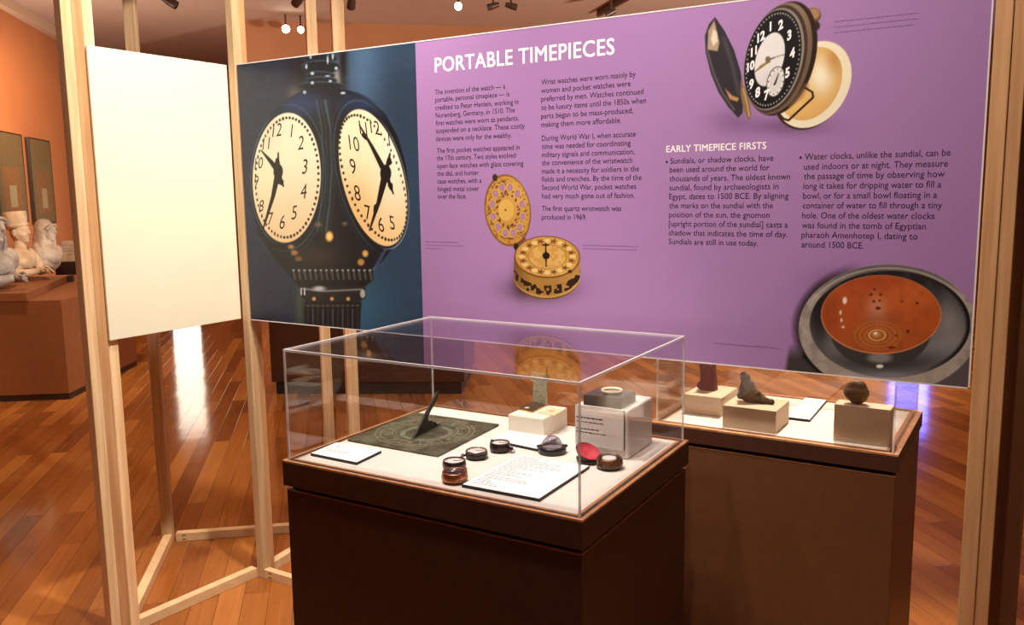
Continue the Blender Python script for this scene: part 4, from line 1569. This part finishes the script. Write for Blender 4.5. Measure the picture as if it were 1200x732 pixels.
pocket_watch(dk(532.5, 549.5), 0.0305, 0.025, 0.3, M['darkbrass'], M['gunmetal'], M['dial'], 'dark watch behind the copper one, second from the front left corner', crown=False)
t = pocket_watch(dk(533, 564), 0.0325, 0.027, -2.6, M['copper'], M['copper'], M['darkbrass'], 'engraved copper watch nearest the front edge of the case', crown=False)
bm = new()
cc = dk(532, 563)
lathe(bm, [(0.006, .0255), (0.010, .0292), (0.0135, .0288), (0.0135, .025)], cc, 28)
link('silver_oval', bm, M['silver'], t, smooth=True)
pocket_watch(dk(558.5, 536.5), 0.0300, 0.023, -2.35, M['gunmetal'], M['silver'], M['dial'], 'silver rimmed watch with its crown towards the front left, between sundial and text card')
pocket_watch(dk(586, 528.5), 0.0285, 0.027, 0.05, M['gunmetal'], M['gunmetal'], M['dial'], 'dark watch with a cream dial lying on the front edge of the rear card')
# dome
c = dk(647, 530)
t = thing('domed_watch', 'black ringed watch under a clear glass dome', 'watch', (c.x, c.y, ZD), 'watches on the front deck')
bm = new()
lathe(bm, [(0, 0), (0.036, 0), (0.0385, 0.004), (0.0375, 0.009), (0.0385, 0.012), (0.037, 0.018), (0.032, 0.0205), (0.029, 0.019), (0.029, 0.013), (0, 0.013)], c, 48)
link('ring_base', bm, M['black'], t, smooth=True)
for s in (-1, 1):
    bm = new()
    q = c + Vector((s * 0.037 * .852, s * 0.037 * .52, 0.0185))
    ball(bm, q, (0.0055, 0.0055, 0.004), 2)
    link('lug', bm, M['gunmetal'], t, smooth=True)
bm = new()
lathe(bm, [(0, 0.0135), (0.0285, 0.0135)], c, 36)
link('dial', bm, M['dial'], t)
bm = new()
lathe(bm, [(0.0287 * math.cos(PI / 2 * k / 10), 0.016 + 0.0310 * math.sin(PI / 2 * k / 10)) for k in range(11)], c, 48)
link('glass_dome', bm, M['dome_glass'], t, smooth=True)
# crimson lined case, open towards the viewer
c = dk(690, 541)
t = thing('watch_case', 'open outer watch case with a crimson lining, leaning behind the tortoiseshell watch', 'watch case', (c.x, c.y, ZD))
bm = new()
lathe(bm, [(0, 0), (0.024, 0), (0.031, 0.004), (0.033, 0.012), (0.030, 0.012), (0.027, 0.006), (0, 0.005)], c, 40)
link('lower_shell', bm, M['black'], t, smooth=True)
nz_ = Vector((0, 0, 1)) + Vector((-FWD[0], -FWD[1], 0)) * 0.42 + Vector((RGT[0], RGT[1], 0)) * 0.34
R_ = nz_.normalized().to_track_quat('Z', 'Y').to_matrix().to_4x4()
bm = new()
cq = on_z(688.5, 530, ZD + 0.026)
lathe(bm, [(0, -0.009), (0.018, -0.008), (0.029, -0.003), (0.034, 0.005), (0.0325, 0.0055)], cq, 44, 0, R_)
link('lid_shell', bm, M['black'], t, smooth=True)
bm = new()
lathe(bm, [(0.0325, 0.0057), (0.027, -0.0005), (0.017, -0.005), (0, -0.0062)], cq, 44, 0, R_)
link('crimson_lining', bm, M['red'], t, smooth=True)
# tortoiseshell watch
t = pocket_watch(dk(714, 548), 0.0350, 0.028, 2.4, M['tortoise'], M['tortoise'], M['dial'], 'brown tortoiseshell watch at the right of the front deck', crown=False, ds=0.5)

# ------------------------------------------------------------------ things in the rear case


def d2(u, v, z=0.0):
    return on_z(u, v, ZD2 + z)


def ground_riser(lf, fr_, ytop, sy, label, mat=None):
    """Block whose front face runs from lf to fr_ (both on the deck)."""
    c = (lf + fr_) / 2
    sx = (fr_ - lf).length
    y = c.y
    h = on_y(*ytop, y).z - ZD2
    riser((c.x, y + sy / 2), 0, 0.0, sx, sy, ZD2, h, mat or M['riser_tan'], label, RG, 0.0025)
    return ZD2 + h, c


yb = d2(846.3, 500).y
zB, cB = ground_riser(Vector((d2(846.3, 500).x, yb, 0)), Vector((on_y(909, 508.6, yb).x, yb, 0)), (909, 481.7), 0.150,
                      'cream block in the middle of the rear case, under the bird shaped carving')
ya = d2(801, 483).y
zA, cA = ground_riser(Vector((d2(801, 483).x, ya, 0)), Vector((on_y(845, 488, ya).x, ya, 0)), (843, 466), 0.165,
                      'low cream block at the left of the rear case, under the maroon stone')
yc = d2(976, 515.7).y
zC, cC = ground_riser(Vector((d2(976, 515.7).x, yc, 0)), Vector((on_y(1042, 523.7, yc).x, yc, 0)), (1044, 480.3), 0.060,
                      'tall cream block at the right of the rear case, under the round stone')
label_card(d2(921, 491), d2(949, 494.5), d2(969, 471), ZD2, 'white card with a black edge in the rear case', [(0.72, 0.06, 0.8, .8), (0.77, 0.06, 0.84, .8), (0.82, 0.06, 0.8, .8), (0.87, 0.06, 0.84, .8), (0.92, 0.06, 0.4, .8)], 6)


def blob(name, parts, mat, voxel, label=None, cat=None, parent=None, sm=2, disp=0.0, dscale=0.05, group=None):
    """Carved stone: overlapping rounded masses fused into one surface."""
    bm = new()
    for p in parts:
        c, r = p[0], p[1]
        rot = p[2] if len(p) > 2 else None
        ball(bm, c, r, 3, rot)
    o = link(name, bm, mat, parent, smooth=True)
    rm = o.modifiers.new('fuse', 'REMESH')
    rm.mode = 'VOXEL'
    rm.voxel_size = voxel
    rm.use_smooth_shade = True
    if sm:
        s = o.modifiers.new('soften', 'SMOOTH')
        s.iterations = sm
        s.factor = 0.5
    if disp:
        tx = bpy.data.textures.new('chisel', 'CLOUDS')
        tx.noise_scale = dscale
        d = o.modifiers.new('weathering', 'DISPLACE')
        d.texture = tx
        d.strength = disp
        d.texture_coords = 'GLOBAL'
        d.mid_level = 0.5
    if label:
        tag(o, label, cat, group)
    return o


def rot_dir(v):
    return Vector(v).to_track_quat('Z', 'Y').to_matrix()


# bird-shaped carving: upright neck, sloping back, flat tail to the right
yB = cB.y + 0.075


def bp(u, v, dy=0.0):
    return on_y(u, v, yB + dy)


zt_ = zB


def on_b(u, v, dy=0.0):
    p = bp(u, v, dy)
    p.z = max(p.z, zt_ + 0.004)
    return p


pieces = []
for (u, v, r) in ((872, 438.5, .011), (873.5, 444, .016), (876, 451, .021), (879, 458, .024), (882, 464, .025), (887, 469, .020), (891, 472, .017), (868, 463, .011),
                  (896, 473, .013), (900, 474, .009), (904.5, 475, .008), (883, 471, .018), (875, 468, .015), (867, 465, .008), (871, 457, .014), (872, 448, .013)):
    p = bp(u, v)
    p.z = max(p.z, zt_ + r * 0.75)
    pieces.append((p, (r, r * .8, r)))
blob('carved_stone', pieces, M['stone'], 0.003, 'brown bird shaped stone carving on the middle cream block', 'carving', None, 1, 0.011, 0.016)
# round banded stone
yC = cC.y + 0.030
pc = on_y(1003.3, 461, yC)
blob('banded_stone', [(pc, (0.035, 0.024, 0.030)), (pc + Vector((0.003, 0, -0.012)), (0.028, 0.022, 0.022)), (pc + Vector((0.002, 0, 0.014)), (0.026, 0.02, 0.022))],
     M['pebble'], 0.004, 'rounded banded brown stone on the tall right block of the rear case', 'stone', None, 2, 0.004, 0.03)
for o in (bpy.data.objects['banded_stone'],):
    zmin = min(v.co.z for v in o.data.vertices)
    for v in o.data.vertices:
        v.co.z += zC - zmin - 0.0005
# maroon leaning slab with a foot
yA = cA.y + 0.085
mp_ = [on_y(u, v, yA) for u, v in ((817.5, 452.5), (821.5, 448.5), (821.5, 440), (820.5, 432), (820, 424), (836, 424), (836.5, 440), (838.5, 461.8), (828, 460.5), (818, 455.5))]
zlow = min(p.z for p in mp_)
bm = new()
dz = zA - zlow
A_ = [bm.verts.new((p.x, p.y - 0.012, p.z + dz)) for p in mp_]
B_ = [bm.verts.new((p.x + 0.004, p.y + 0.016, p.z + dz)) for p in mp_]
n = len(mp_)
for k in range(n):
    bm.faces.new((A_[k], A_[(k + 1) % n], B_[(k + 1) % n], B_[k]))
for ring in (A_, B_):
    bm.faces.new(ring)
bmesh.ops.recalc_face_normals(bm, faces=bm.faces)
for v in bm.verts:
    if v.co.z < zA + 0.012:
        v.co.z = max(zA, v.co.z - 0.006)
o = link('maroon_stone', bm, M['maroon'], bevel=0.003)
tag(o, 'maroon upright stone with a foot on the left cream block of the rear case', 'carving')

# ------------------------------------------------------------------ gallery beyond: plinth with limestone busts
PA, PB = Vector((-6.926, 3.535, 0)), Vector((-6.509, 3.857, 0))
pt = (PB - PA).normalized()                       # along the plinth front, to the right
pn = Vector((-pt.y, pt.x, 0))                     # to its back
ZP, ZS = 0.798, 0.862
side = (on_z(98, 460, 0) - PB)
gp = thing('gallery_plinth', 'long terracotta plinth carrying limestone busts at the far left', 'plinth', PB)
corner = [PB - pt * 1.30, PB, PB + side.normalized() * 1.35, PB - pt * 1.34 + pn * 1.5]
bm = new()
prism(bm, [(p.x, p.y) for p in corner], 0.05, ZP)
link('plinth_body', bm, M['gal_plinth'], gp, bevel=0.004)
bm = new()
cen_ = sum(corner, Vector()) / 4
prism(bm, [tuple((cen_ + (p - cen_) * 0.99).xy) for p in corner], 0.0, 0.05)
link('kick_strip', bm, M['gal_base'], gp)
s0, s1 = on_z(31, 343, ZS), on_z(78, 323, ZS)
s2 = on_z(0, 343, ZS)
sd_ = (s1 - s0).normalized()
st = [s0 - pt * 0.9, s0, s0 + sd_ * (s1 - s0).length, s0 + sd_ * (s1 - s0).length - pt * 0.8]
bm = new()
prism(bm, [(p.x, p.y) for p in st], ZP, ZS)
link('step', bm, M['gal_plinth'], gp, bevel=0.003)
nk = on_z(81, 331, ZP)
bm = new()
obox(bm, (nk + sd_ * 0.05 + pn * .02).xy, sd_, 0.10, 0.05, ZP, ZS - 0.004)
link('step_block', bm, M['gal_base'], gp)


def bust(base, sc_, yaw, mat, label, hat=None, veil=True, arm=True):
    """Half-length limestone bust; local x is the way it faces."""
    t = thing('stone_bust', label, 'statue', base, 'limestone busts on the plinth')
    Rz = Matrix.Rotation(yaw, 3, 'Z')

    def P3(x, y, z):
        return Vector(base) + Rz @ (Vector((x, y, z)) * sc_)

    def B(x, y, z, rx, ry, rz, tx=0.0):
        return (P3(x, y, z), (rx * sc_, ry * sc_, rz * sc_), Rz @ Matrix.Rotation(tx, 3, 'Y'))
    parts = [B(-0.02, 0, 0.11, .10, .17, .10), B(-0.01, 0, 0.19, .095, .19, .10), B(0.03, 0, 0.17, .09, .12, .10),
             B(-0.02, .15, .20, .07, .065, .09), B(-0.02, -.15, .20, .07, .065, .09),
             B(0, 0, .30, .055, .06, .085),
             # head with brow, nose, lips, chin, cheeks and ears
             B(.005, 0, .445, .085, .072, .105), B(.030, 0, .410, .062, .056, .070), B(.078, 0, .470, .018, .045, .014),
             B(.090, 0, .440, .018, .013, .030, -.35), B(.104, 0, .424, .012, .013, .011), B(.080, 0, .392, .014, .024, .007),
             B(.078, 0, .378, .013, .022, .007), B(.066, 0, .352, .022, .026, .020), B(.058, .036, .415, .022, .02, .028),
             B(.058, -.036, .415, .022, .02, .028), B(.0, .072, .43, .018, .012, .030), B(.0, -.072, .43, .018, .012, .030),
             B(.076, .028, .447, .010, .013, .008), B(.076, -.028, .447, .010, .013, .008)]
    blob('body', parts, mat, 0.0085 * sc_, parent=t, sm=2, disp=0.010 * sc_, dscale=0.035)
    if hat:
        bm = new()
        T = Matrix.Translation(P3(-.01, 0, .485)) @ (Rz @ Matrix.Rotation(-.10, 3, 'Y')).to_4x4()
        lathe(bm, [(0, .0), (.083 * sc_, 0), (.090 * sc_, .03 * sc_), (.096 * sc_, .125 * sc_), (.088 * sc_, .135 * sc_), (0, .137 * sc_)], (0, 0, 0), 36, 0, T)
        link('pillbox_hat', bm, M['marble_warm'], t, smooth=True)
        bm = new()
        lathe(bm, [(.080 * sc_, -.012 * sc_), (.088 * sc_, -.004 * sc_), (.094 * sc_, .012 * sc_), (.088 * sc_, .028 * sc_)], (0, 0, 0), 36, 0, T)
        link('wreath', bm, M['marble_warm'], t, smooth=True)
    if veil:
        vp = [B(-.03, 0, .46, .10, .095, .11), B(-.055, 0, .36, .085, .105, .14), B(-.065, 0, .25, .075, .13, .14),
              B(-.02, .085, .34, .06, .03, .14), B(-.02, -.085, .34, .06, .03, .14), B(-.07, 0, .12, .06, .15, .12)]
        blob('veil', vp, mat, 0.010 * sc_, parent=t, sm=2, disp=0.012 * sc_, dscale=0.05)
        bm = new()
        arc = [P3(.045 + .035 * math.cos(s), .086 * math.sin(s), .505 + .03 * math.cos(s) * 0 - .05 * abs(math.sin(s)) ** 2) for s in [(-1.3 + 2.6 * k / 14) for k in range(15)]]
        tube(bm, arc, .013 * sc_, 8)
        link('headband', bm, mat, t, smooth=True)
    if arm:
        for s in ((1, -1) if arm == 2 else (-1,)):
            bm = new()
            tube(bm, [P3(-.01, s * .17, .21), P3(.03, s * .20, .12), P3(.06, s * .185, .07), P3(.13, s * .12, .075), P3(.19, s * .05, .09)],
                 [k * sc_ for k in (.055, .050, .046, .036, .026)], 12)
            link('arm', bm, mat, t, smooth=True)
            bm = new()
            ball(bm, P3(.215, s * .030, .092), (.034 * sc_, .024 * sc_, .026 * sc_), 2)
            for k in range(4):
                y0 = s * .030 + (k - 1.5) * .012
                tube(bm, [P3(.232, y0, .104 - .004 * k), P3(.258, y0 - s * .004, .104 - .008 * k), P3(.266, y0 - s * .004, .086 - .008 * k), P3(.254, y0, .074 - .006 * k)],
                     [k2 * sc_ for k2 in (.0085, .008, .0075, .006)], 7)
            tube(bm, [P3(.205, s * .008, .112), P3(.232, s * .000, .124), P3(.25, s * .006, .118)], [k2 * sc_ for k2 in (.010, .009, .007)], 7)
            link('hand', bm, mat, t, smooth=True)
    return t


face = math.atan2(0.42, 0.90)
bust(on_z(-3, 339, ZS), 1.13, face - 0.10, M['marble_grey'], 'grey limestone bust with a veiled head, leftmost on the plinth', None, True, 1)
bust(on_z(27, 328, ZS), 0.98, face + 0.05, M['marble_warm'], 'limestone bust wearing a pillbox hat, hands clasped', 'hat', False, 2)
bust(on_z(59, 319, ZS), 0.92, face, M['marble'], 'pale limestone bust under a long veil, third along the plinth', None, True, 0)
# fragment behind, on its own block
fb = on_z(84, 306, 0.93)
bm = new()
obox(bm, fb.xy, pt, 0.26, 0.2, ZP, 0.93)
o = link('riser_block', bm, M['gal_base'], bevel=0.004)
tag(o, 'dark brown block behind the busts under the stone fragment', 'display block', RG)
t = thing('stone_fragment', 'carved limestone fragment on a dark block behind the busts', 'carving', (fb.x, fb.y, 0.93))
bm = new()
for k, (w_, z0, z1) in enumerate(((.20, .985, 1.05), (.17, 1.05, 1.085), (.19, 1.085, 1.15), (.15, 1.15, 1.20))):
    obox(bm, fb.xy, pt, w_, .12 - .01 * k, z0 - .055, z1 - .055)
link('carved_block', bm, M['marble_warm'], t, bevel=0.008)

# hanging scrolls on the terracotta wall
wd = (Vector((-11.565, 7.097, 0)) - Vector((-10.085, 5.564, 0))).normalized()
wn = Vector((-wd.y, wd.x, 0))
if wn.dot(Vector((0, 0, 0)) - Vector((-10.085, 5.564, 0))) < 0:
    wn = -wn


def scroll(q, label):
    """q: the four corners (top left, top right, bottom right, bottom left) on the wall."""
    P4 = [on_wall(u, v, (-10.085, 5.564, 0), wn) for u, v in q]
    ztop, zbot = (P4[0].z + P4[1].z) / 2, (P4[2].z + P4[3].z) / 2
    a = (P4[0] + P4[3]) / 2
    b = (P4[1] + P4[2]) / 2
    a.z = b.z = 0
    t = thing('hanging_scroll', label, 'painting', (a.x, a.y, zbot), 'scrolls on the terracotta wall')

    def slab(name, f0, f1, g0, g1, d0, d1, mat):
        bm = new()
        v = []
        for dd in (d0, d1):
            for f_, g_ in ((f0, g0), (f1, g0), (f1, g1), (f0, g1)):
                p = a + (b - a) * f_ + wn * dd
                v.append(bm.verts.new((p.x, p.y, zbot + (ztop - zbot) * g_)))
        for f_ in ((0, 3, 2, 1), (4, 5, 6, 7), (0, 1, 5, 4), (1, 2, 6, 5), (2, 3, 7, 6), (3, 0, 4, 7)):
            bm.faces.new([v[i] for i in f_])
        bmesh.ops.recalc_face_normals(bm, faces=bm.faces)
        return link(name, bm, mat, t)
    slab('frame', 0, 1, 0, 1, 0.001, 0.05, M['scroll_frame'])
    slab('mount', .04, .96, .015, .985, .05, .053, M['scroll_mount'])
    slab('painted_silk', .2, .8, .12, .62, .053, .055, M['scroll_paint'])
    slab('painted_figure', .38, .62, .18, .42, .055, .0556, M['scroll_fig'])


scroll([(-14, 151), (20, 158), (29, 262), (-6, 262)], 'tall olive and gold silk scroll at the left edge, above the grey bust')
scroll([(28, 160.5), (53, 165), (62, 262), (37, 262)], 'narrower silk scroll to the right of the other one')

# dark plinth in the background under the clock photograph
a, b = on_z(319, 462, 0), on_z(545, 462, 0)
dv = (b - a).normalized()
nv = Vector((-dv.y, dv.x, 0))
t = thing('background_plinth', 'low dark brown plinth with a black kick board, far behind the sign', 'plinth', a)
bm = new()
obox(bm, ((a + b) / 2 + nv * 0.4).xy, dv, (b - a).length, 0.8, 0.10, 1.0)
link('plinth_body', bm, M['plinth'], t, bevel=0.004)
bm = new()
obox(bm, ((a + b) / 2 + nv * 0.4).xy, dv, (b - a).length - 0.06, 0.76, 0.0, 0.10)
link('kick_board', bm, M['kick'], t)

# ------------------------------------------------------------------ ceiling lamps
rails = new()


def lamp(u, v, label, lit, aim=(0, 0, -1), zl=3.55, L=0.15, r=0.045):
    p = on_z(u, v, zl)
    t = thing('track_lamp', label, 'ceiling lamp', (p.x, p.y, ZC), 'ceiling spot lamps')
    bm = new()
    tube(bm, [(p.x, p.y, ZC), (p.x, p.y, zl + 0.02)], 0.011, 10)
    link('stem', bm, M['lamp_body'], t)
    d = Vector(aim).normalized()
    R_ = d.to_track_quat('Z', 'Y').to_matrix().to_4x4()
    bm = new()
    lathe(bm, [(0, -L * .5), (r * .7, -L * .5), (r * .8, -L * .3), (r, L * .1), (r, L * .5), (r * .9, L * .5), (r * .85, L * .36), (0, L * .34)], p, 24, 0, R_)
    link('lamp_head', bm, M['lamp_body'], t, smooth=False)
    bm = new()
    lathe(bm, [(0, L * .46), (r * .5, L * .44), (r * .84, L * .38)], p, 24, 0, R_)
    link('lens', bm, M['lamp_lens'] if lit else M['lamp_body'], t)
    return p


def toward(u, v, zl=3.55):
    p = on_z(u, v, zl)
    return Vector(EYE) + Vector((0, 0, 0.2)) - p


lamp(335, 34, 'lit ceiling lamp, left of the close pair above the clock photograph', True, toward(335, 34), 3.62, 0.13, 0.055)
lamp(352.5, 35, 'lit ceiling lamp, right of the close pair above the clock photograph', True, toward(352, 34), 3.62, 0.13, 0.046)
lamp(537, 7.5, 'single lit ceiling lamp above the large heading', True, toward(537, 8), 3.62, 0.13, 0.048)
lamp(199, 2, 'unlit ceiling lamp above the blank cream panel', False, (0.7, 0.5, -0.5))
lamp(350, 0, 'unlit ceiling lamp above the lit pair', False, (-0.8, 0.1, -0.4))
lamp(412, 2, 'unlit ceiling lamp right of the rear frame studs', False, (-0.5, 0.4, -0.6))
lamp(578, 7, 'unlit ceiling lamp, left of the two above the heading', False, (-0.8, -0.5, -0.25), L=0.13, r=0.035)
lamp(599, 7, 'unlit ceiling lamp, right of the two above the heading', False, (0.8, 0.5, -0.25), L=0.13, r=0.035)
lamp(716, 15, 'unlit ceiling lamp at the end of the slanting track', False, (-0.7, -0.4, -0.35), L=0.12, r=0.035)
a, b = on_z(701, 19.5, 3.72), on_z(752, -9, 3.72)
bm = new()
bar(bm, (a.x, a.y, 3.72), (b.x, b.y, 3.72), 0.04, 0.075)
o = link('lighting_track', bm, M['lamp_body'])
tag(o, 'dark slanting lighting track on the ceiling', 'lighting track')

# ------------------------------------------------------------------ added glowing panels, out of view, for the varnish to mirror


def far_panel(u0, u1, z0, z1, mat, name, label, cat, group=None, d_wall=d_far, base=None):
    nf = E1
    p0 = np.array(E1 * d_wall)
    a = on_wall(u0, 300, p0, np.array(nf))
    b = on_wall(u1, 300, p0, np.array(nf))
    a.z = b.z = 0
    d = (b - a).normalized()
    c = (a + b) / 2 - E1 * 0.05
    t = thing(name, label, cat, (c.x, c.y, z0), group)
    bm = new()
    obox(bm, c.xy, d, (b - a).length + 0.08, 0.06 if base is None else 0.3, z0 - 0.04 if base is None else base, z1 + 0.04)
    link('housing', bm, M['lamp_body'], t, bevel=0.006)
    c2 = c - E1 * (0.032 if base is None else 0.152)
    bm = new()
    obox(bm, c2.xy, d, (b - a).length, 0.006, z0, z1)
    link('lit_face', bm, mat, t)


far_panel(1046, 1092, 0.55, 2.3, M['blue_glow'], 'added_screen', 'added blue glowing screen on the far wall, out of view, for its floor reflection', 'screen')
far_panel(200, 232, 0.25, 1.9, M['tower_glow'], 'added_tower', 'added tower with a warm glowing face behind the blank cream panel, for its floor reflection', 'display case', None, 13.35, 0.0)
